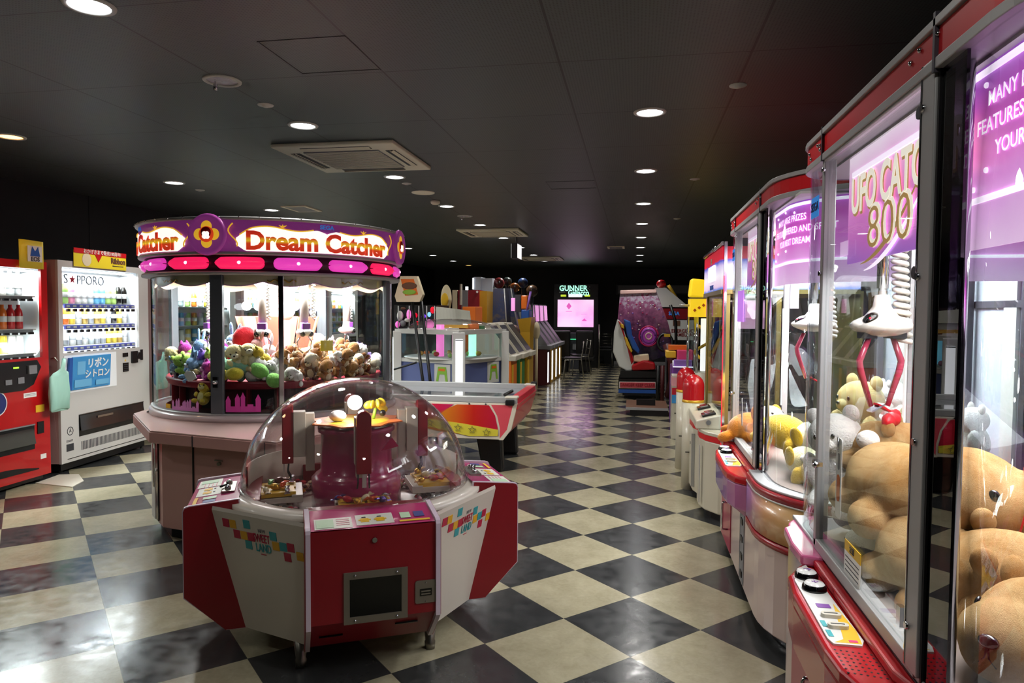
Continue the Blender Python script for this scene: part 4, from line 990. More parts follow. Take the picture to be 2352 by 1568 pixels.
# ---- toys piled in the drum
def sector(name, a0, a1, n, protos, where, group, rmin=.34, rmax=.74, sc_=(.75, 1.0)):
    """toys laid out on rings; labels tell each by look and by its neighbours in the pile"""
    spots = []
    for r, z, m_ in ((.72, .975, 1.0), (.60, 1.0, .85), (.68, 1.06, .9), (.47, 1.03, .6), (.55, 1.09, .7)):
        k = max(2, int(n*m_*r/.7)); spots += [(r, z, i, k) for i in range(k)]
    cnt_ = {}
    names = {.72: 'front row', .60: 'second row', .68: 'upper row', .47: 'inner row', .55: 'top row'}
    for r, z, i, k in spots:
        a = math.radians(a0+(a1-a0)*(i+.5+rnd.uniform(-.15, .15))/k)
        key = protos[rnd.randrange(len(protos))]; o0, desc = key; cnt_[(desc, r)] = cnt_.get((desc, r), 0)+1
        kk = cnt_[(desc, r)]; s_ = rnd.uniform(*sc_)
        lab = '%s, %s of its kind from the left, %s, %s' % (desc, nth(kk-1), names[r], where)
        rr = r+rnd.uniform(-.03, .03)
        rot = (rnd.uniform(-.7, .7), rnd.uniform(-.9, .9), rnd.uniform(0, 6.28) if rnd.random() < .4 else a+PI+rnd.uniform(-.6, .6))
        dup(o0, (DX+rr*math.cos(a), DY+rr*math.sin(a), z+rnd.uniform(-.01, .02)), rot, lab, group, s_)
P = {}
for k, c1, c2, e, d in (('lilac', '#a48fd6', '#d9cdf0', 'round', 'lilac bear toy'), ('sky', '#8fb6e0', '#dfeaf6', 'long', 'sky blue rabbit toy'), ('violet', '#7c5fc0', '#c0a8e8', 'round', 'violet bear toy'), ('magenta', '#b03a9a', '#e8a8d8', 'point', 'magenta cat toy'),
                     ('lime', '#a8cf5a', '#dcecae', 'round', 'lime green bear toy'), ('straw', '#e8d9a0', '#f6efcf', 'flop', 'straw coloured puppy toy'), ('grey', '#b8b4b8', '#e6e4e6', 'long', 'pale grey rabbit toy'),
                     ('rose', '#e9b3b6', '#f6dede', 'long', 'rose pink rabbit toy'), ('mint', '#9fd6b4', '#d8f0e0', 'round', 'mint green bear toy'), ('white', '#ece9e4', '#f6f4f0', 'flop', 'white puppy toy'),
                     ('tan', '#a9794a', '#e3cfae', 'flop', 'brown puppy toy'), ('choc', '#7d4f2c', '#d8bc94', 'round', 'dark bear toy'), ('cream', '#e4d6bc', '#f3ecdc', 'flop', 'cream puppy toy'),
                     ('yellow', '#e3c64a', '#f4e9a8', 'round', 'yellow bear toy')):
    o = toy('soft_toy', c1, c2, ears=e); P[k] = (o, d); o.location = (DX, DY+.3, 1.02)
first = list(P.values())
S = lambda *k: [P[x] for x in k]
sector('a', -140, -92, 8, S('lilac', 'sky', 'violet', 'magenta', 'lime', 'grey', 'straw'), 'left pile', 'soft toys in the left bay of the round machine')
sector('b', -84, -62, 4, S('rose', 'white', 'mint', 'yellow', 'straw', 'grey'), 'pastel pile', 'soft toys in the middle bay of the round machine')
sector('c', -58, 10, 11, S('white', 'tan', 'choc', 'cream', 'tan', 'white'), 'dog pile', 'soft toys in the right bay of the round machine', sc_=(.7, .9))
sector('d', 30, 160, 7, S('white', 'tan', 'cream', 'lilac', 'rose'), 'rear pile', 'soft toys at the back of the round machine')
# the prototypes take places of their own on the pile round the column
for i, (o, d) in enumerate(first):
    a = math.radians(-165+i*26); o.location = (DX+.33*math.cos(a), DY+.33*math.sin(a), 1.0); o.rotation_euler = (.2, -.3, a+PI); o['label'] = d+' nearest the centre column of the round machine'
h = heartcushion('#c2222e'); h.location = (DX+.14, DY-.48, 1.12); h.rotation_euler = (1.2, 0, -.5); h.scale = (1.5,)*3; props(h, 'large red heart cushion behind the central rod of the round machine')
def bolster(c, loc, rot, lab, s=(.13, .07, .055)):
    b = MB(fur(c)).ball((-.05, 0, 0), s, 18, 10).ball((.07, 0, .0), (s[0]*.8, s[1], s[2]), 18, 10); return props(b.build('bean_cushion', loc=loc, rot=rot), lab, 'cushion')
bolster('#9fd6bc', (DX+.02, DY-.76+.06, 1.09), (0, .1, -.1), 'mint green bean-shaped cushion lying just left of the central rod')
bolster('#dccb45', (DX+.05, DY-.8, 1.03), (0, -.1, 0), 'yellow bean-shaped cushion under the mint green cushion', (.08, .05, .045))
bolster('#8fd06a', (DX+.3, DY-.72, 1.03), (0, .6, .2), 'bright green cushion to the right of the central rod', (.07, .05, .05))
bolster('#d9303a', (DX+.18, DY-.42, 1.1), (0, .2, .5), 'glossy red cushion lying beside the red heart', (.12, .06, .05))
b = MB('paper').prism([(.05*math.cos(i*PI/4+.4)*(1.2 if i % 2 else .9), .035*math.sin(i*PI/4+.4)) for i in range(8)], 0, .003)
props(b.build('price_tag', loc=(DX-.19, DY-.83, 1.02), rot=(PI/2, 0, -.2)), 'white paper tag leaning on the glass in front of the coloured toys', 'tag')
o = dup(P['yellow'][0], (DX-.13, DY-.79, .82), (0, .3, 1.6), 'small yellow toy fallen below the tray beside the thick post', None, .8)
# ================================================================== dome candy game in the foreground
SX, SY, SA = -1.312, 3.135, math.radians(28.1)
t = thing('dome_candy_game', 'red and white four-sided candy game under a clear dome in the foreground', 'prize game', (SX, SY, 0), SA)
SW = Matrix.Translation((SX, SY, 0)) @ Matrix.Rotation(SA, 4, 'Z')
mat('sl_white', '#cfc7ba', .35, coat=.15); mat('sl_red', '#8a0d1c', .4, coat=.08); mat('sl_trim', '#d6c6d4', .3, coat=.3); mat('sl_mag', '#b5336c', .25, coat=.4); mat('sl_drum', '#a8265a', .25, coat=.4)
mat('sl_frame', '#7d7668', .45, .4); mat('sl_dark', '#070808', .25); mat('sq_teal', '#2f9aa0', .45); mat('sq_red', '#b21c40', .45); mat('sq_yel', '#dba420', .45); mat('card_white', '#dcdcd0', .4); mat('card_mint', '#b9d6b4', .4)
top = []; bot = []
for k in range(4):
    a = -k*PI/2
    for (x, y), L in (((-.26, -.62), top), ((.26, -.62), top)): L.append((x*math.cos(a)+y*math.sin(a), -x*math.sin(a)+y*math.cos(a)))
    for (x, y) in ((-.25, -.50), (.25, -.50)): bot.append((x*math.cos(a)+y*math.sin(a), -x*math.sin(a)+y*math.cos(a)))
def srt(P): return sorted(P, key=lambda p: math.atan2(p[1], p[0]))
top, bot = srt(top), srt(bot)
b = MB('sl_white'); b.ring([[(x, y, .115) for x, y in bot], [(x, y, .635) for x, y in top], [(x*.995, y*.995, .65) for x, y in top]], True, False, False)
b.add([(x, y, .115) for x, y in bot], [tuple(range(8))], False)
ci = [(.5*math.cos(math.atan2(y, x)), .5*math.sin(math.atan2(y, x))) for x, y in top]
b.build('body', t)
b = MB('sl_white').lathe([(.50, .60), (.50, .652), (.535, .656), (.6, .65), (.6, .63)], 48).build('dome_ring', t)
b = MB('steel')
for x, y in ((-.27, -.44), (.27, -.44), (.27, .44), (-.27, .44)): b.nx().lathe([(.001, 0), (.022, 0), (.024, .03), (.02, .035), (.03, .12), (.001, .12)], 14, (x, y, 0))
b.pieces('foot', t)
prof = [(.50, .665), (.715, .645), (.722, .625), (.722, .27), (.56, .115), (.45, .115), (.5, .5)]   # (distance out, height)
for k in range(4):
    R = Matrix.Rotation(k*PI/2, 4, 'Z'); ap = 0 if k % 2 == 0 else .012
    # frame: x across, y -> outward (-y)
    T = R @ Matrix.Translation((0, -ap, 0))
    def vp(P, x0, x1, key, b=None, grow=0):
        b = b or MB(); b.xf = T; b.m(key)
        n = len(P); V = [(x0, -f, z) for f, z in P]+[(x1, -f, z) for f, z in P]
        b.add(V, [(i, (i+1) % n, n+(i+1) % n, n+i) for i in range(n)]+[tuple(range(n)), tuple(range(n, 2*n))], False); return b
    con = vp([(.42, .655), (.708, .637), (.708, .28), (.55, .128), (.42, .128)], -.238, .238, 'sl_red').build('console', t)
    for s in (-1, 1):
        pr = [(.50, .672), (.70, .654), (.716, .648), (.722, .635), (.722, .268), (.556, .112), (.44, .112)]
        vp(pr, s*.238, s*.256, 'sl_trim').build('side_panel', t)
        b = vp([(f-.004 if f > .6 else f+.004, z-.003 if z > .5 else z+.003) for f, z in pr], s*.2555, s*.2585, 'sl_red'); b.build('side_facing', t)
    # sloping card deck
    b = MB('sl_mag', T); b.add([(-.236, -.505, .664), (.236, -.505, .664), (.236, -.708, .642), (-.236, -.708, .642)], [(0, 1, 2, 3)], False)
    def card(x0, x1, f0, f1, key, h=.0015):
        zz = lambda f: .664-(f-.505)*.108+h
        b.m(key).add([(x0, -f0, zz(f0)), (x1, -f0, zz(f0)), (x1, -f1, zz(f1)), (x0, -f1, zz(f1)), (x0, -f0, zz(f0)-.001), (x1, -f0, zz(f0)-.001), (x1, -f1, zz(f1)-.001), (x0, -f1, zz(f1)-.001)], [(0, 1, 2, 3), (0, 3, 7, 4), (1, 5, 6, 2), (3, 2, 6, 7)], False)
    card(-.222, -.08, .60, .70, 'card_white'); card(-.215, -.15, .615, .69, 'card_mint', .003); card(-.065, .08, .59, .69, 'card_white')
    for x in (-.035, .025):
        card(x-.012, x+.02, .63, .665, 'yellow', .003); card(x-.02, x+.028, .64, .65, 'yellow', .0035); card(x-.006, x+.01, .615, .623, 'grey_dark', .003)
    card(.1, .22, .675, .69, 'yellow', .003); card(.11, .15, .6, .655, 'card_mint', .003); card(.165, .205, .6, .65, 'indigo', .003)
    for i in range(4): card(-.14, -.09, .618+i*.017, .622+i*.017, 'pink', .003)
    b.build('instruction_cards', con)
    b = MB('steel', T).bx(-.09, .09, -.585, -.53, .655, .668); b.m('chrome').ball((.0, -.56, .685), .012, 10, 8).bar((0, -.56, .66), (0, -.56, .685), .006).ball((-.05, -.56, .672), .014, 10, 6).ball((.05, -.56, .672), .014, 10, 6)
    b.m('black').bar((0, -.57, .675), (.05, -.59, .68), .005); b.build("control_knobs", con) if k % 2 else None
    # front fittings
    b = MB('sl_frame', T); b.bx(-.117, .127, -.7145, -.7085, .445, .472).bx(-.117, .127, -.7145, -.7085, .272, .298).bx(-.117, -.095, -.7145, -.7085, .298, .445).bx(.103, .127, -.7145, -.7085, .298, .445)
    b.m('sl_dark').bx(-.095, .103, -.710, -.7085, .298, .445)
    h = b.build('prize_hatch', con); b = MB('chrome', T)
    for x, z in ((-.075, .46), (.085, .458), (-.075, .284), (.085, .284)): b.nx().ball((x, -.7155, z), .0055, 8, 6)
    b.pieces('hatch_screw', h)
    b = MB('sl_frame', T).prism(rrect(.082, .09, .008), 0, .006, T @ TR(.198, -.708, .365, PI/2) if False else TR(.198, -.708, .365, PI/2)); b.m('sl_dark').bx(.175, .222, -.7155, -.714, .35, .378); b.m('sl_frame').bx(.18, .217, -.717, -.715, .355, .36).bx(.18, .217, -.717, -.715, .366, .371)
    b.m('chrome').ball((.198, -.715, .402), .003, 6, 4).ball((.198, -.715, .327), .003, 6, 4).build('coin_return', con)
    b = MB('chrome', T).bar((.0, -.708, .59), (.0, -.716, .59), .01); b.build('keyhole', con)
    b = MB('sl_dark', T).box(-.16, -.628, .198, .09, .006, .006, (-.75, 0, 0)).nx().box(.13, -.66, .228, .09, .006, .006, (-.75, 0, 0)); b.pieces('ventilation_slit', con)
# decorated white facets: coloured squares and lettering
for k in range(4):
    R = Matrix.Rotation(k*PI/2, 4, 'Z')
    # facet between console k (front) and the one to its left:  from (-.26,-.62) to (-.62,-.26)
    p0 = Vector((-.62, -.26, .635)); p1 = Vector((-.26, -.62, .635)); q0 = Vector((-.50, -.25, .115)); q1 = Vector((-.25, -.50, .115))
    ex = (p1-p0).normalized(); dn = ((q0+q1)/2-(p0+p1)/2).normalized(); n = ex.cross(-dn).normalized()
    up = -dn
    F = Matrix((ex, up, n)).transposed().to_4x4(); F.translation = (p0+p1)/2+n*.0008; F = R @ F
    b = MB('sq_red'); q = .036
    L = [('sq_red', -6, 0), ('sq_yel', -5, 0), ('sq_teal', -3, .3), ('sq_red', -4.6, -1.1), ('sq_yel', -3.6, -1.1), ('sq_red', -2.6, -1.1), ('sq_teal', -3.1, -2.1), ('sq_teal', .5, -.5), ('sq_yel', .7, -1.6), ('sq_teal', 1.7, -1.5), ('sq_red', 2.7, -1.4), ('sq_red', 2.1, -2.6), ('sq_yel', 3.8, -2.2)]
    for c_, i, j in L:
        x0, y0 = (i+1.1)*q*1.12, -.065+j*q*1.05
        if -.252 < x0 < .225 and abs(x0) < .25: b.m(c_).box(0, 0, 0, .0001, .0001, .0001) if False else b.m(c_).prism([(x0, y0), (x0+q, y0), (x0+q, y0+q), (x0, y0+q)], -.0005, .0012, F)
    b.m('grey').text('NEW', .022, F @ Matrix.Translation((.022, -.055, 0)), 0, .8)
    b.m('sq_red').text('SWEET', .052, F @ Matrix.Translation((.015, -.088, 0)), .0, .58); b.m('sq_teal').text('LAND', .052, F @ Matrix.Translation((.02, -.13, 0)), .0, .62); b.m('sq_red').prism([(0, -.158), (.03, -.158), (.03, -.155), (0, -.155)], 0, .001, F)
    b.build('printed_squares', t)
# dome
MB('acrylic').lathe([(.525*math.cos(i*PI/2/24), .655+.495*math.sin(i*PI/2/24)) for i in range(25)], 64).lathe([(.52*math.cos(i*PI/2/24), .655+.49*math.sin(i*PI/2/24)) for i in range(25)], 64).build('dome', t, weld=False)
MB('acrylic').lathe([(.525, .655), (.535, .66), (.535, .668), (.525, .672)], 64).build('dome_flange', t)
b = MB('sl_white').lathe([(.001, .55), (.5, .55), (.502, .60)], 48); b.build('play_field', t)
b = MB('off_white').lathe([(.498, .60), (.5, .75), (.49, .752), (.488, .6)], 48, a0=0, a1=PI).build('back_fence', t)
# centre drum
b = MB('sl_drum').lathe([(.001, .55), (.21, .55), (.21, .68), (.19, .70), (.168, .715), (.165, .89), (.18, .90), (.18, .92), (.165, .925), (.14, .915), (.001, .915)], 48).build('centre_drum', t)
b = MB('orange').prism([( (.225 if i % 2 else .185)*math.cos(i*PI/8), (.225 if i % 2 else .185)*math.sin(i*PI/8)) for i in range(16)], .942, .948); b.m('yellow').lathe([(.001, .949), (.15, .949), (.16, .946)], 24); b.build('yellow_plate', t)
MB('lamp_white').ball((-.01, -.03, 1.035), (.035, .035, .035), 20, 12).build('lamp_globe', t)
b = MB('yellow_bright')
for i in range(9): b.ball((.09+.035*math.cos(i*.7), .0+.035*math.sin(i*.7), 1.0+.004*i), (.026, .01, .018), 8, 6, (0, .5, i*.7))
b.m('black').ball((.12, -.03, .98), .016, 8, 6).m('lime').bar((.08, 0, .95), (.09, 0, 1.0), .008); b.build('flower_ornament', t)
MB('white_gloss').ball((-.09, -.04, .975), (.04, .035, .028), 14, 8).build('white_ornament', t)
MB('magenta').add([(.09, -.2, .83), (.17, -.21, .85), (.14, -.2, .89), (.09, -.195, .83), (.17, -.205, .85), (.14, -.195, .89)], [(0, 1, 2), (3, 5, 4), (0, 3, 4, 1), (1, 4, 5, 2), (2, 5, 3, 0)], False).build('pink_flag', t)
lamp('dome_lamp', 'POINT', (-.01, -.09, 1.05), 4.5, .03, (1, .98, .95), parent=t)
for k in range(4):
    T = Matrix.Rotation(k*PI/2, 4, 'Z')
    b = MB('crimson', T); P = [(-.032, 0), (.032, 0), (.032, .24)]+[(.032*math.cos(i*PI/8), .24+.036*math.sin(i*PI/8)) for i in range(1, 8)]+[(-.032, .24)]
    b.prism(P, 0, .05, TR(0, -.29, .76, PI/2)); arm = b.build('scoop_arm', t, bevel=.004)
    b = MB('off_white', T).bx(-.035, .035, -.29, -.235, .79, 1.0); b.m('off_white').bx(-.024, .024, -.235, -.195, .72, .99); b.build('arm_housing', arm, bevel=.002)
    b = MB('grey_dark', T)
    for x in (-.024, 0, .024): b.nx().tube([(x, -.31, .765), (x, -.315, .72), (x*1.1, -.30, .69)], .0035, 6)
    b.pieces('prong', arm); MB('white', T).bx(-.008, .01, -.335, -.329, .70, .765).build('label_strip', arm)
    # trays
    b = MB('sl_white', T).bx(-.12, .12, -.455, -.25, .60, .625); b.m('yellow').bx(-.11, .0, -.45, -.28, .625, .645).box(.06, -.36, .638, .1, .15, .02, (0, 0, .1)).bx(-.075, .075, -.456, -.452, .601, .624); b.m('sl_white').bx(-.12, .12, -.30, -.25, .625, .635)
    b.build('sweet_tray', t, bevel=.002)
# sweets, each wrapped piece a thing of its own
mat('c_violet', '#6b56a8', .12, .6, coat=.5); mat('c_red', '#c82a3a', .12, .3, coat=.5); mat('c_silver', '#cfd0d6', .15, .9); mat('c_gold', '#d8a83a', .2, .7); mat('c_orange', '#e0602a', .15, .3, coat=.5)
mat('c_green', '#6ea860', .15, .3, coat=.5); mat('c_brown', '#6a3a34', .2, .3, coat=.4); mat('c_pink', '#d89aa8', .2, .2, coat=.4); mat('c_blue', '#5a6ab8', .15, .4, coat=.5); mat('c_cream', '#dccfa8', .3)
cc = {}
for c_, d in (('c_violet', 'violet foil'), ('c_red', 'red wrapped'), ('c_silver', 'silver foil'), ('c_gold', 'gold foil'), ('c_orange', 'orange wrapped'), ('c_green', 'green wrapped'), ('c_brown', 'brown wrapped'), ('c_pink', 'pink wrapped'), ('c_blue', 'blue foil'), ('c_cream', 'cream wrapped')):
    b = MB(c_).ball((0, 0, .012), (.02, .013, .012), 12, 8)
    for s in (-1, 1): b.prism([(s*.017, -.003), (s*.034, -.014), (s*.037, -.004), (s*.033, .003), (s*.037, .013), (s*.017, .003)], .009, .014)
    cc[c_] = (b, d)
wh = ['front tray', 'right tray', 'back tray', 'left tray']
sets = [['c_violet', 'c_silver', 'c_violet', 'c_gold', 'c_orange', 'c_red', 'c_cream', 'c_silver', 'c_blue', 'c_green', 'c_pink', 'c_red'], ['c_gold', 'c_cream', 'c_brown', 'c_pink', 'c_silver', 'c_red', 'c_cream', 'c_gold', 'c_brown', 'c_pink'],
        ['c_brown', 'c_gold', 'c_cream', 'c_pink', 'c_silver', 'c_red', 'c_brown', 'c_cream'], ['c_silver', 'c_red', 'c_cream', 'c_green', 'c_gold', 'c_brown', 'c_orange', 'c_silver', 'c_cream', 'c_pink']]
made = {}
for k in range(4):
    T = SW @ Matrix.Rotation(k*PI/2, 4, 'Z'); seen = {}
    for i, c_ in enumerate(sets[k]):
        x = -.1+.2*((i*5) % 12)/11+rnd.uniform(-.01, .01); f = .44 if i > 7 else .30+.13*((i*7) % 8)/7; zz = .647 if f < .43 else .60
        if f >= .43: f = .475; x = -.02+.03*(i-8); zz = .603
        p = T @ Vector((x, -f, zz)); rot = (rnd.uniform(-.3, .3), rnd.uniform(-.4, .4), rnd.uniform(0, 6.28)); sc_ = rnd.uniform(.9, 1.35)
        seen[c_] = seen.get(c_, 0)+1
        lab = '%s sweet %s the %s in the dome game%s' % (cc[c_][1], 'lying on' if zz > .61 else 'in front of', wh[k], ', nearer its middle' if seen[c_] > 1 else '')
        if c_ not in made: o = cc[c_][0].build('wrapped_sweet'); made[c_] = o
        else: o = made[c_].copy(); COL.objects.link(o)
        o.location = p; o.rotation_euler = rot; o.scale = (sc_,)*3; props(o, lab, 'sweet', 'wrapped sweets on the '+wh[k])
b = MB('c_brown')
for i in range(420):
    a = rnd.uniform(0, 2*PI); r = rnd.uniform(.29, .47); b.m(rnd.choice(['c_brown', 'c_brown', 'c_pink', 'c_cream', 'c_gold', 'c_silver', 'c_brown', 'c_red']))
    b.ball((r*math.cos(a), r*math.sin(a), .565+rnd.uniform(0, .02)), (.018, .012, .01), 7, 5, (rnd.uniform(-.5, .5), rnd.uniform(-.5, .5), rnd.uniform(0, 3)))
props(b.build('loose_sweets', loc=(SX, SY, 0), rot=(0, 0, SA)), 'bed of small brown and pink sweets in the trough around the magenta drum', 'sweets', kind='stuff')
# ================================================================== air hockey table
mat('hk_white', '#d2c9b6', .4, coat=.2); mat('hk_pink', '#cf4a56', .35, coat=.3); mat('hk_red', '#c3182e', .35, coat=.3); rampmat('hk_grad', 'x', [(0, '#c77a14'), (.45, '#bf3a10'), (.6, '#b81a10'), (1, '#b31434')], .35, lo=-1.72, hi=-1.2, coat=.3)
rampmat('hk_left', 'x', [(0, '#d8501c'), (.5, '#c4163a'), (1, '#b01450')], .35, lo=-1.95, hi=-1.6, coat=.3); mat('hk_yel', '#cfc03a', .45); mat('hk_field', '#5f6572', .06, coat=1)
t = thing('air_hockey_table', 'red and white air hockey table with star stripe and black legs', 'air hockey table')
x0, x1, y0, y1 = -3.25, -1.02, 6.0, 7.2
b = MB('hk_white').ring([[(x0+.1, y0, .335), (x1-.14, y0, .335), (x1-.14, y1, .335), (x0+.1, y1, .335)], [(x0, y0, .43), (x1-.07, y0, .43), (x1-.07, y1, .43), (x0, y1, .43)], [(x0, y0, .66), (x1, y0, .66), (x1, y1, .66), (x0, y1, .66)]], smooth=False)
b.build('cabinet', t, bevel=.006)
def sidep(P, key, out=.003): return MB(key).prism([(x, z) for x, z in P], 0, .003, TR(0, y0-out+.003, 0, PI/2))
sidep([(-1.56, .64), (-1.27, .64), (-1.215, .55), (-1.19, .44), (-1.185, .37), (-1.5, .37), (-1.75, .4), (-2.0, .45)], 'hk_grad').build('orange_panel', t)
sidep([(-1.95, .64), (-1.59, .64), (-1.76, .52), (-1.95, .47), (-2.2, .47)], 'hk_left').build('magenta_panel', t)
b = sidep([(-1.25, .645), (-1.03, .645), (-1.1, .43), (-1.16, .345), (-1.17, .345), (-1.17, .44), (-1.195, .55)], 'hk_pink'); b.build('pink_corner', t)
b = sidep([(-1.19, .37), (-1.185, .425), (-1.5, .47), (-1.8, .50), (-2.3, .53), (-2.3, .45), (-1.8, .43), (-1.45, .36)], 'hk_yel', .006)
b.m('grey_dark')
for sx, sz in ((-1.55, .432), (-1.42, .418), (-1.29, .4), (-1.68, .455), (-1.81, .47)):
    S_ = [(.036*(1 if i % 2 == 0 else .42)*math.sin(i*PI/5), .036*(1 if i % 2 == 0 else .42)*math.cos(i*PI/5)) for i in range(10)]
    b.tube([(sx+p, 5.988, sz+q) for p, q in S_], .0022, 5, close=True)
b.m('orange').text('AIR HOCKEY', .05, TR(-2.1, 5.989, .49, PI/2)); b.build('star_stripe', t)
b = MB('hk_red').ring([[(x1-.137, 6.0, .336), (x1-.132, 6.0, .336), (x1-.132, 7.2, .336), (x1-.137, 7.2, .336)], [(x1-.067, 6.0, .43), (x1-.06, 6.0, .43), (x1-.06, 7.2, .43), (x1-.067, 7.2, .43)], [(x1+.0, 6.0, .655), (x1+.008, 6.0, .655), (x1+.008, 7.2, .655), (x1, 7.2, .655)]], smooth=False); b.build('end_panel', t)
b = MB('hk_white').ring([[(x1-.16, y0-.008, .335), (x1-.12, y0-.008, .335), (x1-.12, y0+.03, .335), (x1-.16, y0+.03, .335)], [(x1-.085, y0-.008, .43), (x1-.05, y0-.008, .43), (x1-.05, y0+.03, .43), (x1-.085, y0+.03, .43)], [(x1-.03, y0-.008, .66), (x1+.006, y0-.008, .66), (x1+.006, y0+.03, .66), (x1-.03, y0+.03, .66)]], smooth=False); b.build('corner_edge', t)
MB('hk_field').bx(x0+.06, x1-.08, y0+.05, y1-.05, .655, .665).build('playing_surface', t)
b = MB('alu')
for a in ((x0, x1, y0, y0+.05), (x0, x1, y1-.05, y1)): b.nx().bx(*a, .66, .715)
b.pieces('side_rail', t, .006)
b = MB('hk_red')
for a in ((x0, x0+.07), (x1-.08, x1)): b.nx().bx(*a, y0+.05, y1-.05, .6, .705)
b.pieces('goal_rail', t, .006)
b = MB('off_white')
for x in (x0, x1-.11):
    for y in (y0-.004, y1-.1): b.nx().bx(x, x+.115, y, y+.104, .70, .722)
b.pieces('corner_cap', t, .01)
b = MB('black').bx(x1-.1, x1-.02, y0-.03, y0+.05, .645, .695).nx().bar((x1-.12, y0+.03, .73), (x1-.06, y0+.13, .76), .015).nx().bx(x1-.05, x1+.01, y1-.06, y1+.01, .70, .74)
b.pieces('puck_holder', t, .008)
b = MB('grey_dark')
for x in (-1.9, -1.45, -1.3): b.nx().ball((x, y0-.002, .65), .008, 8, 6)
b.pieces('bolt', t)
b = MB('black')
for x in (-1.44, -2.95):
    for y in (6.2, 6.98):
        s_ = 1 if x > -2 else -1
        b.nx().ring([[(x, y, .34), (x+.24, y, .34), (x+.24, y+.12, .34), (x, y+.12, .34)], [(x+.06*s_, y, .03), (x+.06*s_+.2, y, .03), (x+.06*s_+.2, y+.1, .03), (x+.06*s_, y+.1, .03)], [(x+.07*s_, y+.01, .0), (x+.07*s_+.18, y+.01, .0), (x+.07*s_+.18, y+.09, .0), (x+.07*s_, y+.09, .0)]], smooth=False)
b.pieces('leg', t, .015)
# ================================================================== helpers for things standing further back
def pb(b, x0, x1, y0, y1, Y, d, floor=False):
    """a box whose front face is seen between photo columns x0..x1 and rows y0..y1 at depth Y and that is d metres deep"""
    a = at(x0, y0, Y); c = at(x1, y1, Y); return b.bx(a.x, c.x, Y, Y+d, 0 if floor else c.z, a.z)
def lit(key, color, es): return mat(key, color, .4, emit=color, es=es)
lit('lit_white', '#f2f6fa', 1.6); lit('lit_pink', '#f07ac8', .9); lit('lit_red', '#ff1030', .5); lit('lit_green', '#50e0a0', .8); lit('lit_purple', '#8040f0', .9); lit('lit_cyan', '#80d0f0', .9); lit('lit_screen', '#e89ad8', .7); lit('lit_mag', '#e060b8', .9)
lit('lit_yel', '#d8f040', .8); lit('lit_mint', '#b0ffe0', 1.3); lit('lit_warm', '#ffb060', 1.6)
def toy_boxes(name, Y): pass
# ---- octagonal white pusher with light columns
cx, cy = at(1037, 800, 8.6).x, 8.6; R0 = .70; A0 = math.atan2(-cy, -cx)+math.radians(7)
t = thing('pusher_game', 'white square coin game with glowing corner columns and blue panels behind the hockey table', 'prize game', (cx, cy, 0))
C4 = [(R0*math.cos(A0+k*PI/2), R0*math.sin(A0+k*PI/2)) for k in range(4)]
mat('pg_white', '#cfcfca', .35, coat=.3); mat('pg_blue', '#5a6696', .4)
MB('pg_white').prism([(x*.94, y*.94) for x, y in C4], 0, .12).build('plinth', t); MB('pg_white').prism([(x*1.0, y*1.0) for x, y in C4], .84, .885).build('middle_frame', t); MB('pg_white').prism([(x*1.02, y*1.02) for x, y in C4], 1.19, 1.245).build('top_frame', t)
MB('pg_blue').prism([(x*.96, y*.96) for x, y in C4], .12, .84).build('lower_panels', t)
for k in range(4):
    a = A0+k*PI/2; x, y = C4[k]
    MB('pg_white').box(x*.98, y*.98, .62, .10, .15, 1.2, (0, 0, a)).build('column', t, bevel=.01)
    b = MB('lit_white').box(x*.98+.052*math.cos(a), y*.98+.052*math.sin(a), .86, .006, .085, .56, (0, 0, a)); b.m('grey_dark').box(x*.98+.053*math.cos(a), y*.98+.053*math.sin(a), 1.13, .007, .085, .012, (0, 0, a)).box(x*.98+.053*math.cos(a), y*.98+.053*math.sin(a), .6, .007, .085, .01, (0, 0, a)); b.build('light_column', t)
    (xa, ya), (xb, yb) = C4[k], C4[(k+1) % 4]; am = math.atan2((ya+yb)/2, (xa+xb)/2); mx, my = (xa+xb)/2*.97, (ya+yb)/2*.97
    b = MB('glass').box(mx, my, 1.04, .005, .8, .3, (0, 0, am)); b.build('window', t)
    F = FACE(mx+.004*math.cos(am), my+.004*math.sin(am), .73, am)
    b = MB('pg_white').prism([(.12, -.16), (.36, -.16), (.36, .1), (.12, .1)], -.03, .004, F); b.m('lime').prism([(.15, -.12), (.18, -.12), (.2, -.02), (.28, -.02), (.3, -.12), (.33, -.12), (.3, .07), (.18, .07)], 0, .01, F); b.m('orange').prism([(.19, .02), (.29, .02), (.285, .05), (.195, .05)], 0, .014, F); b.build('ladder_sign', t)
MB('acrylic').lathe([(.56*math.cos(i*PI/2/10), 1.245+.13*math.sin(i*PI/2/10)) for i in range(11)], 40).build('dome', t)
b = MB('pg_white').lathe([(.001, .885), (.6, .885), (.6, .9), (.001, .9)], 32); b.build('play_field', t)
b = MB('lit_pink').bar((-.12, -.1, .9), (-.12, -.1, 1.3), .05).nx().m('lit_mint').bar((.25, .1, .9), (.25, .1, 1.2), .05).nx().m('lit_cyan').bar((.05, .15, .9), (.05, .15, 1.2), .03); b.pieces('light_tube', t)
b = MB('orange').bar((.1, .0, 1.25), (.35, .05, 1.27), .05).nx().m('gold').box(.1, -.1, 1.28, .3, .1, .04).nx().m('green').box(.3, .1, 1.26, .2, .1, .05); b.pieces('dome_ornament', t)
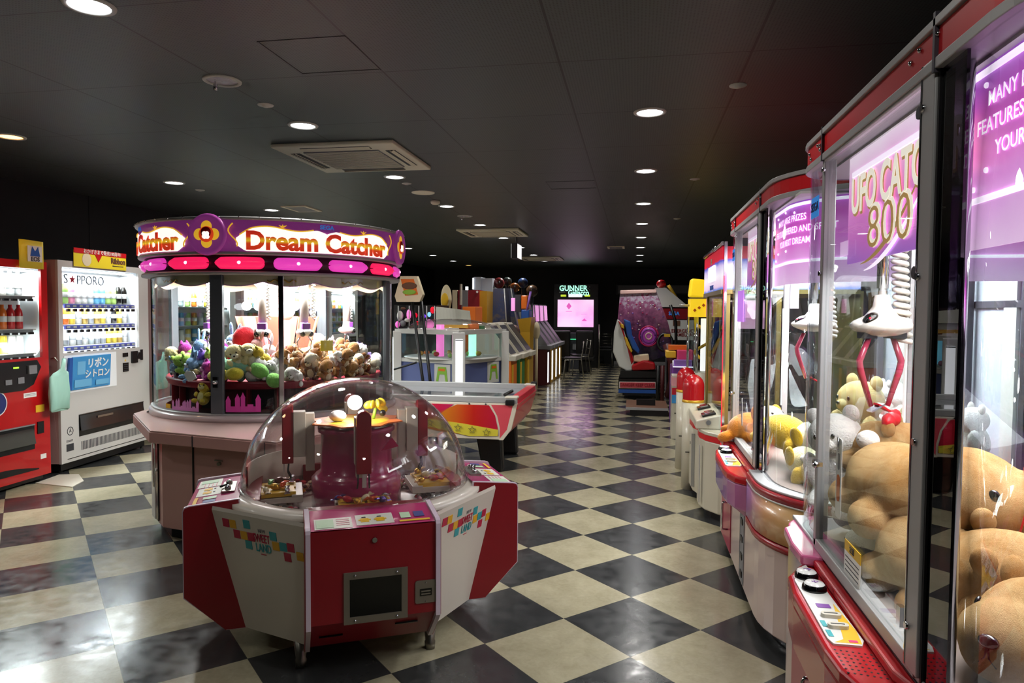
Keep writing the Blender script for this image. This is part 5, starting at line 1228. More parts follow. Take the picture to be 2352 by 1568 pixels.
for i in range(16):
    a = rnd.uniform(0, 6.28); c_ = rnd.choice(['d_green', 'd_red', 'd_gold', 'd_pink', 'd_lime', 'd_orange'])
    r = rnd.uniform(.2, .42); o = MB(c_).ball((0, 0, .03), (.045, .03, .03), 8, 6).build('prize_packet', loc=(cx+r*math.cos(a), cy+r*math.sin(a), .9), rot=(0, 0, a))
    props(o, '%s packet %s the white coin game' % (CN[c_], 'near the left side inside' if math.cos(a) < 0 else 'near the right side inside'), 'prize', 'packets inside the white coin game')
# ---- slanting display stand
t = thing('display_stand', 'tilted cream lightbox sign on two black poles between hockey table and round machine', 'display stand')
Y = 7.45; P0 = [at(921, 634, Y), at(958, 634, Y), at(972, 676, Y), at(965, 693, Y), at(912, 693, Y), at(908, 680, Y)]
b = MB('cream'); b.add([(p.x, p.y-.02, p.z) for p in P0]+[(p.x, p.y+.06, p.z) for p in P0], [tuple(range(6)), tuple(range(6, 12))]+[(i, (i+1) % 6, 6+(i+1) % 6, 6+i) for i in range(6)], False); b.build('sign_case', t)
Q = [at(922, 641, Y), at(952, 641, Y), at(962, 676, Y), at(932, 679, Y)]
b = MB('orange').add([(p.x, p.y-.025, p.z) for p in Q]+[(p.x, p.y-.02, p.z) for p in Q], [(0, 1, 2, 3), (4, 7, 6, 5)], False); c_ = (Q[0]+Q[2])/2; b.m('lime').ball((c_.x, Y-.026, c_.z-.06), (.08, .004, .03), 12, 6); b.m('brown').ball((c_.x, Y-.026, c_.z+.01), (.09, .004, .04), 12, 6); b.build('picture', t)
b = MB('black')
for xa, ya, xb in ((947, 692, 968), (968, 692, 985)):
    p = at(xa, ya, Y); q = at(xb, 862, Y-.05); r = q+(q-p)*(q.z/(p.z-q.z)); b.nx().bar(p, (r.x, max(r.y, Y-.05), .0), .018, n=8)
b.pieces('pole', t)
p, q = at(905, 848, Y-.03), at(957, 832, Y-.03); MB('black').bar(p, q, .012).build('brace', t)
# ---- things behind: a lit grabber game with red and violet lamps
t = thing('lamp_game', 'dark arcade game with red, violet and white lamps seen behind the display stand', 'arcade machine')
b = pb(MB('black'), 905, 1003, 700, 760, 10.2, .7, True); b.build('cabinet', t)
k = 0
for x, y, w_, h, m_ in ((918, 725, 8, 12, 'white'), (938, 722, 5, 12, 'lit_pink'), (935, 735, 8, 5, 'white'), (953, 724, 5, 6, 'lit_red'), (972, 726, 5, 5, 'lit_purple'), (985, 722, 4, 6, 'lit_cyan'), (993, 712, 6, 8, 'lit_red'), (985, 745, 12, 12, 'lit_pink'), (957, 742, 4, 5, 'lit_red'), (912, 745, 5, 8, 'lit_mag'), (925, 708, 6, 3, 'brown'), (925, 742, 8, 8, 'grey')):
    p = at(x, y, 10.15); s_ = 10.3/1597; MB(m_).ball((p.x, 10.17, p.z), (w_*s_, .05, h*s_), 10, 7).build('lamp', t)
for x in (915, 940, 962, 980, 998):
    p = at(x, 702, 10.12); q = at(x, 760, 10.12); MB('alu').bar(p, q, .008).build('rod', t)
# white banner board with rack
t = thing('banner_board', 'curled white banner board above the white coin game', 'board')
a = at(1001, 704, 9.7); c_ = at(1078, 750, 9.7); n = 12
b = MB('card_white'); b.ring([[(a.x+(c_.x-a.x)*i/n, 9.7+.15*math.sin(i/n*PI), a.z-.06*i/n), (a.x+(c_.x-a.x)*i/n*1.05, 9.72+.15*math.sin(i/n*PI), c_.z), (a.x+(c_.x-a.x)*i/n*1.05, 9.74+.15*math.sin(i/n*PI), c_.z), (a.x+(c_.x-a.x)*i/n, 9.73+.15*math.sin(i/n*PI), a.z-.06*i/n)] for i in range(n+1)], True, True, False)
b.build('board', t); b = MB('yellow').bx(a.x+.05, a.x+.08, 9.66, 9.69, c_.z-.1, c_.z+.02); b.build('clip', t)
MB('steel').bar((a.x+.1, 9.75, 0), (a.x+.1, 9.75, c_.z), .015).build('stand_pole', t)
# surfboard sign
t = thing('oval_sign', 'upright oval yellow and white surfboard-shaped sign in front of the dark wall', 'sign')
p = at(1025, 660, 12); q = at(1025, 712, 12); zc = (p.z+q.z)/2; hh = (p.z-q.z)/2+.05
MB('cream').ball((p.x, 12, zc), (.1, .03, hh), 20, 14).build('board', t); MB('yellow').ball((p.x-.02, 11.975, zc-.02), (.07, .012, hh*.5), 14, 10).build('emblem', t)
MB('grey').bar((p.x, 12.03, 0), (p.x, 12.03, zc), .02).build('post', t)
# tall red, grey and ochre cabinet
t = thing('striped_cabinet', 'tall red and grey striped arcade cabinet with ochre side', 'arcade machine')
pb(MB('red_deep'), 1052, 1060, 666, 760, 11.6, .6, True).build('left_panel', t); pb(MB('grey'), 1060, 1074, 666, 760, 11.58, .6, True).build('grey_panel', t)
pb(MB('red_deep'), 1074, 1100, 666, 760, 11.6, .6, True).build('right_panel', t); pb(MB('gold'), 1100, 1118, 668, 760, 11.65, .6, True).build('ochre_side', t); pb(MB('cream'), 1039, 1050, 666, 720, 11.6, .3, True).build('cream_edge', t)
pb(MB('off_white'), 1056, 1060, 652, 700, 11.5, .05).build('fin', t); MB('paper').bar(at(1096, 670, 11.58), at(1096, 670, 11.6), .02).build('badge', t); pb(MB('lit_white'), 1069, 1074, 658, 667, 11.7, .05).build('small_lamp', t)
props(pb(MB('orange'), 1062, 1092, 704, 760, 10.7, .5, True).build('orange_cabinet', bevel=.01), 'orange box cabinet in front of the striped cabinet', 'cabinet')
t = thing('pale_blue_cabinet', 'pale blue boxy game topper with a lit left edge', 'arcade machine')
pb(MB('mint') if False else MB('inner_panel'), 1088, 1104, 636, 672, 12.6, .5).build('left_face', t); a = at(1104, 636, 12.6); c_ = at(1129, 700, 12.6); MB('poster_blue' if False else 'inner_panel').bx(a.x, c_.x, 12.65, 13.1, 0, a.z-.02).build('body', t); pb(MB('lit_white'), 1085, 1088, 638, 664, 12.58, .05).build('lit_edge', t)
# two prize towers with printed wrap
m_ = rampmat('tower_print', 'z', [(0, '#8f7f8c'), (.2, '#b39a8e'), (.35, '#33333f'), (.6, '#59534f'), (.8, '#2c3a5e'), (1, '#3d3f52')], .35, lo=.9, hi=2.3, nz=1.1, nsc=16)
for xa, xb, xc, xd, Y, lab in ((1132, 1158, 1121, 1165, 12.12, 'tall tapering game tower wrapped in dark printed film'), (1161, 1173, 1166, 1192, 12.6, 'second printed game tower just right of the first')):
    t = thing('printed_tower', lab, 'arcade machine', group='printed game towers')
    a, b_, c_, d_ = at(xa, 662, Y), at(xb, 662, Y), at(xc, 770, Y), at(xd, 770, Y)
    MB('tower_print').ring([[(c_.x, Y, 0.0), (d_.x, Y, .0), (d_.x, Y+.45, .0), (c_.x, Y+.45, .0)], [(c_.x, Y, c_.z), (d_.x, Y, c_.z), (d_.x, Y+.45, c_.z), (c_.x, Y+.45, c_.z)], [(a.x, Y+.05, a.z), (b_.x, Y+.05, a.z), (b_.x, Y+.4, a.z), (a.x, Y+.4, a.z)]], smooth=False).build('wrap', t)
    MB('alu').bar((b_.x, Y, a.z), (d_.x, Y, c_.z), .012).build('edge_trim', t)
    MB('pink_pale').ball(((c_.x+d_.x)/2, Y-.02, c_.z+.1), (.12, .03, .1), 14, 10).build('mascot_disc', t)
for x, y, r, c_, Y, lab in ((1146, 650, 13, '#b04040', 12.9, 'red patterned ball on top of the printed towers'), (1165, 647, 11, '#3c4a46', 13.1, 'dark green ball beside the red ball on the towers'), (1182, 660, 11, '#b0601c', 13.0, 'orange ball between the dark ball and the blue ball'), (1201, 650, 12, '#2a4a80', 13.2, 'blue ball topping the row of balls'), (1222, 668, 14, '#5a4028', 13.4, 'brown printed board behind the blue ball')):
    p = at(x, y, Y); s_ = r*Y/1580; mat('ballc'+c_[1:], c_, .3, noise_c='#1c1414', nscale=6, coat=.3)
    o = MB('ballc'+c_[1:]).ball((0, 0, 0), (s_, s_*.8, s_), 18, 12).build('decor_ball', loc=p); props(o, lab, 'ball', 'balls on the printed towers')
    props(MB('grey_dark').bar((p.x, p.y+.0, 0), (p.x, p.y, p.z-s_*.95), .03).build('ball_post'), 'dark post holding up the '+lab.split(' ball')[0].split(' board')[0]+(' ball' if 'board' not in lab else ' board'), 'post')
t = thing('glowing_topper', 'warm glowing winged game topper behind the first printed tower', 'lamp'); p = at(1172, 672, 13.25)
MB('lit_warm').ball((p.x, 13.25, p.z), (.1, .04, .06), 12, 8).build('lamp', t); MB('lit_warm').box(p.x-.06, 13.25, p.z+.04, .14, .03, .025, (0, .4, 0)).build('wing', t); MB('lit_warm').box(p.x+.1, 13.25, p.z+.04, .14, .03, .03, (0, -.35, 0)).build('wing', t); MB('grey_dark').bar((p.x, 13.28, 0), (p.x, 13.28, p.z), .03).build('post', t)
t = thing('drum_game', 'game with orange drum, blue bucket and yellow hopper', 'arcade machine'); Y = 12.2
pb(MB('orange'), 1197, 1211, 678, 710, Y, .3).build('orange_drum', t, bevel=.02); pb(MB('grey_dark'), 1183, 1196, 676, 716, Y+.02, .3, False).build('dark_panel', t); pb(MB('blue'), 1197, 1215, 711, 733, Y-.02, .35).build('blue_bucket', t, bevel=.02); pb(MB('lit_screen'), 1174, 1182, 684, 714, Y-.05, .05).build('screen', t)
a, b_, c_, d_ = at(1190, 733, Y), at(1222, 728, Y), at(1196, 762, Y), at(1218, 762, Y)
MB('gold').ring([[(c_.x, Y-.05, 0), (d_.x, Y-.05, 0), (d_.x, Y+.4, 0), (c_.x, Y+.4, 0)], [(c_.x, Y-.05, c_.z), (d_.x, Y-.05, c_.z), (d_.x, Y+.4, c_.z), (c_.x, Y+.4, c_.z)], [(a.x, Y-.08, a.z), (b_.x, Y-.08, b_.z), (b_.x, Y+.45, b_.z), (a.x, Y+.45, a.z)]], smooth=False).build('yellow_hopper', t)
p = at(1219, 682, Y); MB('violet').bar((p.x, Y, p.z+.1), (p.x-.08, Y, p.z-.3), .02).build('lever', t)
# ---- row of card kiosks facing the aisle (profile in X-Z, width along Y)
def kiosk(Y, w_, xf, lab, base, side, grp, screen=True, shade='grey', zt=1.62):
    t = thing('card_kiosk', lab, 'arcade machine', (xf, Y, 0), group=grp)
    def pr(P, a, c, key): return MB(key).prism(P, a, c, Matrix(((1, 0, 0, 0), (0, 0, 1, 0), (0, 1, 0, 0), (0, 0, 0, 1))))
    pr([(-.62, 0), (-.02, 0), (-.02, .72), (-.62, .72)], 0, w_, base).build('base', t, bevel=.01)
    pr([(-.62, .72), (.05, .72), (.06, .80), (-.62, .80)], -.01, w_+.01, shade).build('console', t, bevel=.01)
    pr([(-.62, .8), (-.02, .8), (-.36, 1.25), (-.38, zt), (-.62, zt)], 0, w_, side).build('upper_case', t)
    b = pr([(-.03, .82), (-.055, .82), (-.375, 1.25), (-.35, 1.25)], .03, w_-.03, 'grey_dark'); b.build('sloping_panel', t)
    if screen: pr([(-.345, 1.27), (-.365, 1.27), (-.385, zt-.02), (-.365, zt-.02)], .03, w_-.03, 'lit_screen').build('screen', t)
    pr([(-.02, .06), (-.012, .06), (-.012, .66), (-.02, .66)], .05, .17, 'lit_white' if screen else 'yellow').build('front_panel', t)
    return t
for i in range(4):
    Y = 13.7+i*.62; kiosk(Y, .5, -1.70+.01*i, 'grey card kiosk with sloping panel and pink screen, %s in its row' % nth(i, 'nearest'), 'maroon' if i == 0 else 'gold', 'grey', 'card kiosks with pink screens')
p = at(1229, 760, 13.0)
props(MB('cream').ball((p.x, 13.2, p.z), (.07, .07, .17), 12, 10).bar((p.x, 13.2, 0), (p.x, 13.2, p.z-.1), .03).build('glowing_post'), 'cream rounded post standing beside the nearest card kiosk', 'post')
for i, (Y, c_, lab) in enumerate(((10.35, 'orange', 'low white-topped kiosk with orange base beside the coin game'), (10.95, 'green', 'low white-topped kiosk with green base behind the orange one'), (11.55, 'gold', 'low white-topped kiosk with olive yellow base, farthest of three'))):
    kiosk(Y, .52, -1.83+.03*i, lab, c_, 'off_white', 'white-topped low kiosks', False, 'off_white', 1.28)
# ---- racing video game with big pink screen at the back
t = thing('racing_video_game', 'black racing video game with big glowing pink screen at the end of the aisle', 'arcade machine')
Y = 18.4; MB('black').bx(-2.15, -.98, Y+.02, Y+.5, 0, 2.2).build('cabinet', t)
a, c_ = at(1281, 688, Y), at(1363, 751, Y)
mat('screen_pink', '#f0a0e0', .4, emit='#f0a8e6', es=1.0, noise_c='#f8d0f0', nscale=1.6); b = MB('screen_pink').bx(a.x, c_.x, Y-.005, Y+.02, c_.z, a.z); m_ = MB('lit_mag')
b.m('lit_mag').prism([(0, .09), (.07, 0), (0, -.09), (-.07, 0)], 0, .002, FACE(a.x+.3, Y-.006, a.z-.17, -PI/2)).bx(a.x+.22, a.x+.38, Y-.007, Y-.005, a.z-.31, a.z-.3).bx(c_.x-.33, c_.x-.18, Y-.007, Y-.005, c_.z+.33, c_.z+.335)
b.prism([(0, .05), (.07, -.02), (-.07, -.02)], 0, .002, FACE(c_.x-.24, Y-.006, c_.z+.18, -PI/2)); b.build('screen', t)
lamp('screen_light', 'AREA', ((a.x+c_.x)/2, Y-.05, (a.z+c_.z)/2), 2, 1.0, (1, .55, .9), (-PI/2+.5, 0, 0), sy=.7, parent=t)
p = at(1322, 664, Y); b = MB('lit_mint').text('GUNNER', .2, FACE(p.x-.06, Y-.01, p.z+.02, -PI/2, 0, .0), .02, .9).text('Gallacco', .2, FACE(p.x+.08, Y-.01, p.z-.1, -PI/2), .02, .8); b.build('title_lettering', t)
for x in (1294, 1349):
    p = at(x, 664, Y); b = MB('grey')
    for i in range(4):
        for j in range(4):
            if (i+j) % 2: b.box(p.x-.06+i*.04, Y+.01, p.z+.06-j*.04, .03, .02, .03)
    b.build('checker_flag', t); q = at(x, 683, Y)
    MB('lit_yel').box(q.x, Y+.01, q.z+.05, .14, .03, .05).build('yellow_lamp', t); q = at(x-3, 671, Y); MB('alu').box(q.x, Y+.01, q.z, .16, .02, .02).build('trim_bar', t)
a, c_ = at(1306, 675, Y), at(1337, 682, Y); MB('lit_white').bx(a.x, c_.x, Y, Y+.02, c_.z, a.z).build('white_lamp', t)
for x, lw in ((1291, 0), (1344, 1)):
    p = at(x, 772, 17.7); MB('vm_black').ball((p.x, 17.8, p.z), (.2, .3, .12), 14, 8).build('dashboard', t); MB('lit_green').box(p.x, 17.6, p.z+.07, .15, .02, .015, (0, -.1, 0)).build('green_strip', t)
    b = MB('black').tube([(p.x+.13*math.cos(i*PI/8), 17.5, p.z-.03+.13*math.sin(i*PI/8)) for i in range(16)], .02, 6, close=True); b.build('steering_wheel', t)
    s_ = at(x, 800, 16.9); MB('black').box(s_.x, 17.0, .35, .45, .45, .1).box(s_.x, 16.78, .7, .42, .1, .65, (.12, 0, 0)).bx(s_.x-.15, s_.x+.15, 16.9, 17.1, 0, .3).build('seat', t, bevel=.03)
p = at(1319, 778, 17.9); MB('lit_green').bx(p.x-.1, p.x+.1, 17.88, 17.9, p.z-.02, p.z).build('green_strip', t); MB('grey').box(p.x+.02, 17.85, p.z-.2, .1, .1, .15).build('coin_box', t); MB('grey_dark').bx(p.x-.12, p.x+.12, 17.9, 18.3, 0, p.z+.15).build('centre_column', t)
MB('steel').bar((-.93, 18.2, 0), (-.93, 18.2, 1.15), .02).build('side_rail', t)
# stackable chairs
def chair(loc, rz, lab, n=1):
    t = thing('metal_chair', lab, 'chair', loc, rz, 'chrome framed chairs at the back')
    b = MB('steel')
    for x in (-.2, .2):
        b.nx().tube([(x*1.08, -.2, 0), (x, -.17, .42), (x, .18, .44), (x*1.08, .24, 0)], .011, 6)
        b.nx().tube([(x, .17, .42), (x, .21, .6), (x, .23, .82)], .011, 6)
    b.pieces('leg_frame', t)
    MB('black').box(0, 0, .46, .4, .38, .035).build('seat', t, bevel=.01)
    b = MB('steel').bar((-.2, .22, .80), (.2, .22, .80), .011).nx().bar((-.2, .2, .62), (.2, .2, .62), .008); b.pieces('back_bar', t)
    return t
p = at(1388, 830, 19.0)
c0 = chair((p.x, 18.9, 0), 0.05, 'chrome framed chair by the doorway right of the pink screen')
dup(c0, (p.x, 18.95, .07), (0, 0, .05), 'chrome framed chair stacked on top of the chair by the doorway')
p = at(1300, 850, 15.2)
dup(c0, (-1.3, 16.4, 0), (0, 0, -1.3), 'black and chrome chair in front of the racing video game'); dup(c0, (-1.35, 15.3, 0), (0, 0, -1.5), 'black and chrome chair nearest the aisle before the pink kiosks')
# ================================================================== older crane cabinet behind the two tall ones
mat('oc_white', '#c2bba8', .35, coat=.3); mat('oc_gold', '#8a7a42', .3, .5); rampmat('oc_sign', 'z', [(0, '#3a5ac8'), (.1, '#6a8ae0'), (.16, '#e8c8e8'), (.4, '#f4f0fa'), (.62, '#c8b8e8'), (.72, '#3a50c0'), (.76, '#c81430'), (1, '#b01028')], .4, es=.6, lo=1.62, hi=1.93, nz=.03, nsc=12)
t = thing('older_crane_cabinet', 'white based claw machine with red and blue lit top sign behind the tall cabinets', 'claw machine', (.6, 4.92, 0))
L = 1.3; out_ = [(.9, 0)]+[(.08, 0), (-.02, .06), (-.1, .18), (-.13, .3), (-.13, .42), (-.08, .5), (-.1, .58), (-.14, .72), (-.15, .95), (-.1, 1.1), (0, 1.2), (.9, 1.2)]
MB('oc_white').prism(out_, .06, .56).build('base', t, bevel=.01); MB('black').prism([(x*.9+.04, y*.96+.02) for x, y in out_], 0, .06).build('kick_plate', t)
b = MB('oc_white').prism([(x*1.03, y) for x, y in out_], .60, .625); b.build('counter', t, bevel=.005); MB('red_flat').prism([(x*1.015, y) for x, y in out_], .56, .60).build('red_band', t)
b = MB('oc_white'); T = Matrix.Translation((-.05, .62, .625)) @ Euler((0, -.0, 0)).to_matrix().to_4x4(); b.xf = T
b.ring([[(-.11, -.35, 0), (.09, -.35, 0), (.09, .35, 0), (-.11, .35, 0)], [(-.11, -.35, .06), (.08, -.35, .11), (.08, .35, .11), (-.11, .35, .06)]], smooth=False); con = b.build('control_box', t, bevel=.008)
b = MB('vm_black', T)
for y in (-.22, .15): b.nx().box(-.01, y, .095, .1, .12, .018, (0, -.24, 0))
b.pieces('button_pad', con, .004)
b = MB('chrome', T)
for y in (-.25, -.19, .12, .18): b.nx().box(-.01, y, .108, .06, .04, .012, (0, -.24, 0))
b.pieces('push_button', con, .003)
b = MB('grey', T).bar((-.02, -.35, .05), (-.02, -.356, .05), .018).build('speaker_hole', con); b = MB('paper').bx(.0, .1, .06, .2, .626, .628); b.m('violet').bx(.01, .05, .08, .16, .628, .629); b.build('notice_card', t)
for y in (.22, .68): b = MB('alu').bx(-.155 if y > .5 else -.135, -.13, y, y+.02, .1, .52); b.build('door_edge', t)
MB('grey').bar((-.15, .85, .42), (-.155, .85, .42), .012).build('door_lock', t)
for y in (0.02, 1.18): MB('oc_gold').bx(-.01, .03, y-.02, y+.02, .625, 1.62).build('corner_post', t)
MB('chrome').bx(-.02, .0, -.045, -.02, .5, 1.95).build('chrome_edge', t); MB('lit_red').bx(-.024, -.02, -.075, -.062, .55, 1.72).build('red_light_strip', t)
MB('glass').bx(0, .005, .04, 1.16, .625, 1.62).build('front_glass', t); MB('glass').bx(.03, .88, 1.19, 1.195, .625, 1.62).build('side_glass', t)
MB('oc_gold').bx(.86, .88, .02, 1.18, .625, 1.62).build('rear_panel', t); b = MB('oc_gold')
for y in (.35, .8): b.nx().bx(.4, .43, y, y+.03, .625, 1.62)
b.pieces('inner_post', t); MB('deck').bx(.03, .86, .03, 1.17, .625, .64).build('deck', t)
MB('oc_sign').bx(-.03, .85, -.02, 1.22, 1.63, 1.92).build('sign_box', t); b = MB('lit_white').text('PRIZES', .15, FACE(-.032, .6, 1.76, PI), .03, 1.0); b.m('blue').text('TREASURES', .05, FACE(-.032, .6, 1.66, PI), .01); b.m('oc_white').text('THE', .06, FACE(-.032, .65, 1.86, PI), .01)
b.build('sign_lettering', t); MB('oc_gold').bx(-.035, .85, -.02, 1.22, 1.6, 1.63).build('sign_frame', t); MB('chrome').bar((-.03, -.02, 1.94), (-.03, 1.22, 1.94), .014).build('top_rail', t)
lamp('cabinet_lamp', 'AREA', (.4, .6, 1.58), 14, .5, (1, .95, .8), sy=.9, parent=t)
# ---- red domed capsule posts
def capsule(loc, lab, r=.085, h=.74):
    t = thing('capsule_dispenser', lab, 'capsule dispenser', loc, group='red domed capsule dispensers')
    b = MB('oc_white').lathe([(.001, 0), (r*1.05, 0), (r*1.05, h), (.001, h)], 28); b.build('body', t); MB('gold').lathe([(r*1.06, h-.015), (r*1.08, h-.01), (r*1.08, h+.005), (r*1.0, h+.01)], 28).build('collar', t)
    b = MB('red').lathe([(r*1.03, h), (r*1.03, h+.12)]+[(r*1.03*math.cos(i*PI/16), h+.12+r*1.15*math.sin(i*PI/16)) for i in range(1, 9)], 28); b.build('red_dome', t)
    b = MB('black').box(-.03, -r*1.06, .32, .07, .006, .008).box(.0, -r*1.06, .27, .008, .006, .09); b.build('lever', t)
    return t
c0 = capsule((.482, 5.96, 0), 'white capsule post with red dome nearest the older claw machine'); dup(c0, (.475, 6.72, 0), (0, 0, 0), 'white capsule post with red dome standing behind the nearest one')
t = thing('ticket_post', 'slim white post with pink and blue sticker farthest along the capsule row', 'dispenser', (.475, 8.24, 0))
MB('oc_white').bx(-.05, .05, 0, .3, 0, .74).build('body', t, bevel=.006); MB('pink').bx(-.052, .052, -.003, .3, .62, .72).build('pink_top', t); MB('hk_red').bx(-.052, .03, -.004, 0, .52, .6).build('red_sticker', t); MB('poster_blue').bx(-.052, .03, -.004, 0, .42, .52).build('blue_sticker', t); MB('black').bx(-.02, .03, -.008, 0, .3, .31).build('lever', t)
# ---- clear cylinder game with yellow top
t = thing('cylinder_game', 'clear chrome cylinder game with yellow and pink illuminated top', 'prize game', (.82, 8.75, 0))
mat('lit_yellow', '#f0cc28', .4, emit='#f0c820', es=.7); mat('lit_rose', '#e88aa0', .4, emit='#e88aa0', es=.5)
MB('oc_white').lathe([(.001, 0), (.22, 0), (.22, .75), (.001, .75)], 28).build('base', t); MB('glass').lathe([(.2, .75), (.2, 1.42)], 32).lathe([(.195, .75), (.195, 1.42)], 32).build('cylinder', t, weld=False)
b = MB('chrome')
for i in range(6): b.nx().bar((.19*math.cos(i*PI/3), .19*math.sin(i*PI/3), .75), (.19*math.cos(i*PI/3), .19*math.sin(i*PI/3), 1.42), .014)
b.pieces('chrome_rod', t); MB('lit_yellow').box(0, 0, 1.53, .36, .4, .22).build('top_box', t); MB('lit_rose').box(.04, -.21, 1.53, .08, .02, .2).build('pink_panel', t); MB('lit_yellow').box(-.06, 0, 1.76, .24, .3, .22, (0, .1, 0)).build('yellow_crown', t, bevel=.02)
MB('paper').box(.03, -.16, 1.7, .1, .02, .1).build('white_tag', t); b = MB('orange')
for k in range(3): b.nx().box(-.13+.05*k, -.203, 1.5+.03*k, .03, .006, .03, (0, .78, 0))
b.pieces('orange_motif', t); MB('grey_dark').box(0, 0, 1.645, .37, .41, .012).build('dark_joint', t); MB('alu').bar((-.3, 0, 1.56), (-.18, 0, 1.56), .014).build('side_bar', t); MB('glow_soft').bar((0, 0, .76), (0, 0, 1.4), .04).build('inner_light', t)
b = MB('yellow').tube([(.1*math.cos(i*.5), .1*math.sin(i*.5), .8+i*.03) for i in range(18)], .02, 6); b.build('yellow_ribbon', t)
t = thing('hammer_game', 'low children game with pink, yellow and purple blocks before the ambulance ride', 'arcade machine'); Y = 9.3
b = pb(MB('purple'), 1543, 1592, 840, 900, Y, .5, True); b.build('base', t, bevel=.02); pb(MB('pink_hot'), 1556, 1592, 804, 828, Y+.05, .35).build('pink_block', t, bevel=.01); pb(MB('yellow'), 1530, 1553, 806, 822, Y+.1, .35).build('yellow_block', t, bevel=.01)
pb(MB('violet'), 1548, 1590, 826, 844, Y-.06, .1).build('purple_plaque', t, bevel=.01); a, c_ = at(1546, 824, Y-.07), at(1592, 843, Y-.07)
MB('lit_white').tube([(a.x, a.y, a.z-.02), (a.x, a.y, c_.z), (c_.x, a.y, c_.z)], .006, 6).build('lit_edge', t); MB('orange').box(at(1560, 802, Y).x, Y+.3, at(1560, 800, Y).z, .25, .2, .06).build('orange_bar', t)
# ---- ambulance ride
t = thing('ambulance_game', 'white and red ambulance arcade cabinet with sloping white roof', 'arcade machine'); Y = 12.95
mat('am_white', '#dfe2dc', .3, coat=.3); P_ = [at(1505, 661, Y), at(1530, 661, Y), at(1583, 705, Y), at(1521, 705, Y)]
b = MB('am_white').add([(p.x, Y, p.z) for p in P_]+[(p.x, Y+.7, p.z) for p in P_], [(0, 1, 2, 3), (4, 7, 6, 5)]+[(i, (i+1) % 4, 4+(i+1) % 4, 4+i) for i in range(4)], False); b.build('sloping_roof', t)
pb(MB('am_white'), 1532, 1594, 734, 781, Y+.02, .7).build('side_panel', t); pb(MB('red_deep'), 1515, 1600, 708, 733, Y, .72).build('red_band', t); pb(MB('grey_dark'), 1532, 1600, 781, 900, Y+.1, .6, True).build('lower_body', t)
p = at(1548, 720, Y-.01); MB('sticker_blue').text('SEGA', .09, FACE(p.x, Y-.005, p.z, -PI/2), .02, .9).build('maker_name', t)
p = at(1573, 760, Y); MB('red_deep').text('EMERGENCY', .085, FACE(p.x-.02, Y+.015, p.z, -PI/2), .01, .9).text('AMBULANCE', .085, FACE(p.x+.06, Y+.015, p.z-.07, -PI/2), .01, .9).build('lettering', t)
pb(MB('brown'), 1546, 1562, 736, 748, Y+.01, .02).build('badge', t); p = at(1519, 652, Y+.2); MB('red').ball((p.x, Y+.2, p.z), (.09, .09, .08), 14, 10).bar((p.x, Y+.2, p.z-.12), (p.x, Y+.2, p.z), .03).build('beacon', t); a, c_ = at(1535, 655, Y+.1), at(1556, 688, Y+.1); MB('yellow').bar(a, c_, .03).build('yellow_arm', t)
# ---- low platform
t = thing('ride_platform', 'low metal-edged platform beside the racing seat', 'platform'); a, c_ = at(1437, 945, 10.0), at(1535, 945, 10.0)
MB('brown').bx(a.x, c_.x, 10.0, 10.9, .09, .115).build('tread', t); MB('black').bx(a.x+.06, c_.x-.0, 10.02, 10.88, 0, .09).build('body', t); MB('alu').bx(a.x, c_.x, 9.985, 10.0, .085, .12).build('metal_edge', t); MB('black').bx(a.x+.15, a.x+.42, 10.3, 10.36, .115, .2).build('pedal', t)
# ---- racing seat cabinet
t = thing('racing_cabinet', 'racing ride with purple printed rear shell, white and red seat and black base', 'arcade machine'); Y = 12.0
m_ = rampmat('shell_print', 'z', [(0, '#14101c'), (.25, '#2a2344'), (.5, '#5a2c50'), (.8, '#a05c86'), (.93, '#c8c0d4'), (1, '#b0447c')], .25, lo=.85, hi=2.25, nz=.75, nsc=17, coat=.5)
def flat(P, key, Y0, d, name, bev=0):
    Q = [at(x, y, Y) for x, y in P]; n = len(Q)
    b = MB(key).add([(q.x, Y0, q.z) for q in Q]+[(q.x, Y0+d, q.z) for q in Q], [tuple(range(n)), tuple(range(n, 2*n))]+[(i, (i+1) % n, n+(i+1) % n, n+i) for i in range(n)], False)
    return b.build(name, t, bevel=bev)
flat([(1424, 672), (1470, 670), (1508, 673), (1520, 700), (1535, 740), (1545, 780), (1540, 815), (1500, 828), (1448, 826), (1424, 790), (1418, 735)], 'shell_print', Y+.15, .5, 'rear_shell')
flat([(1424, 666), (1508, 664), (1508, 672), (1424, 675)], 'pink_pale', Y+.12, .5, 'shell_rim', .01)
flat([(1418, 732), (1410, 762), (1408, 808), (1422, 842), (1440, 852), (1454, 850), (1456, 828), (1448, 800), (1438, 775), (1428, 742)], 'am_white', Y, .55, 'white_seat_shell', .02)
flat([(1419, 735), (1428, 742), (1436, 772), (1450, 806), (1456, 828), (1450, 838), (1441, 800), (1431, 768), (1424, 748)], 'red', Y-.02, .5, 'red_bolster', .02)
flat([(1424, 742), (1432, 745), (1434, 755), (1427, 752)], 'yellow', Y-.04, .1, 'yellow_insert', .01); flat([(1434, 772), (1440, 776), (1453, 806), (1450, 810), (1438, 790)], 'yellow', Y-.04, .1, 'yellow_insert', .01)
flat([(1432, 732), (1448, 738), (1452, 770), (1470, 806), (1466, 812), (1452, 800), (1440, 770)], 'blue', Y+.0, .12, 'blue_bolster', .02)
flat([(1450, 838), (1478, 826), (1504, 832), (1506, 848), (1452, 850)], 'red', Y-.12, .5, 'red_seat', .03); flat([(1455, 816), (1490, 812), (1492, 828), (1470, 832), (1455, 830)], 'cream', Y+.02, .1, 'seat_cushion', .02)
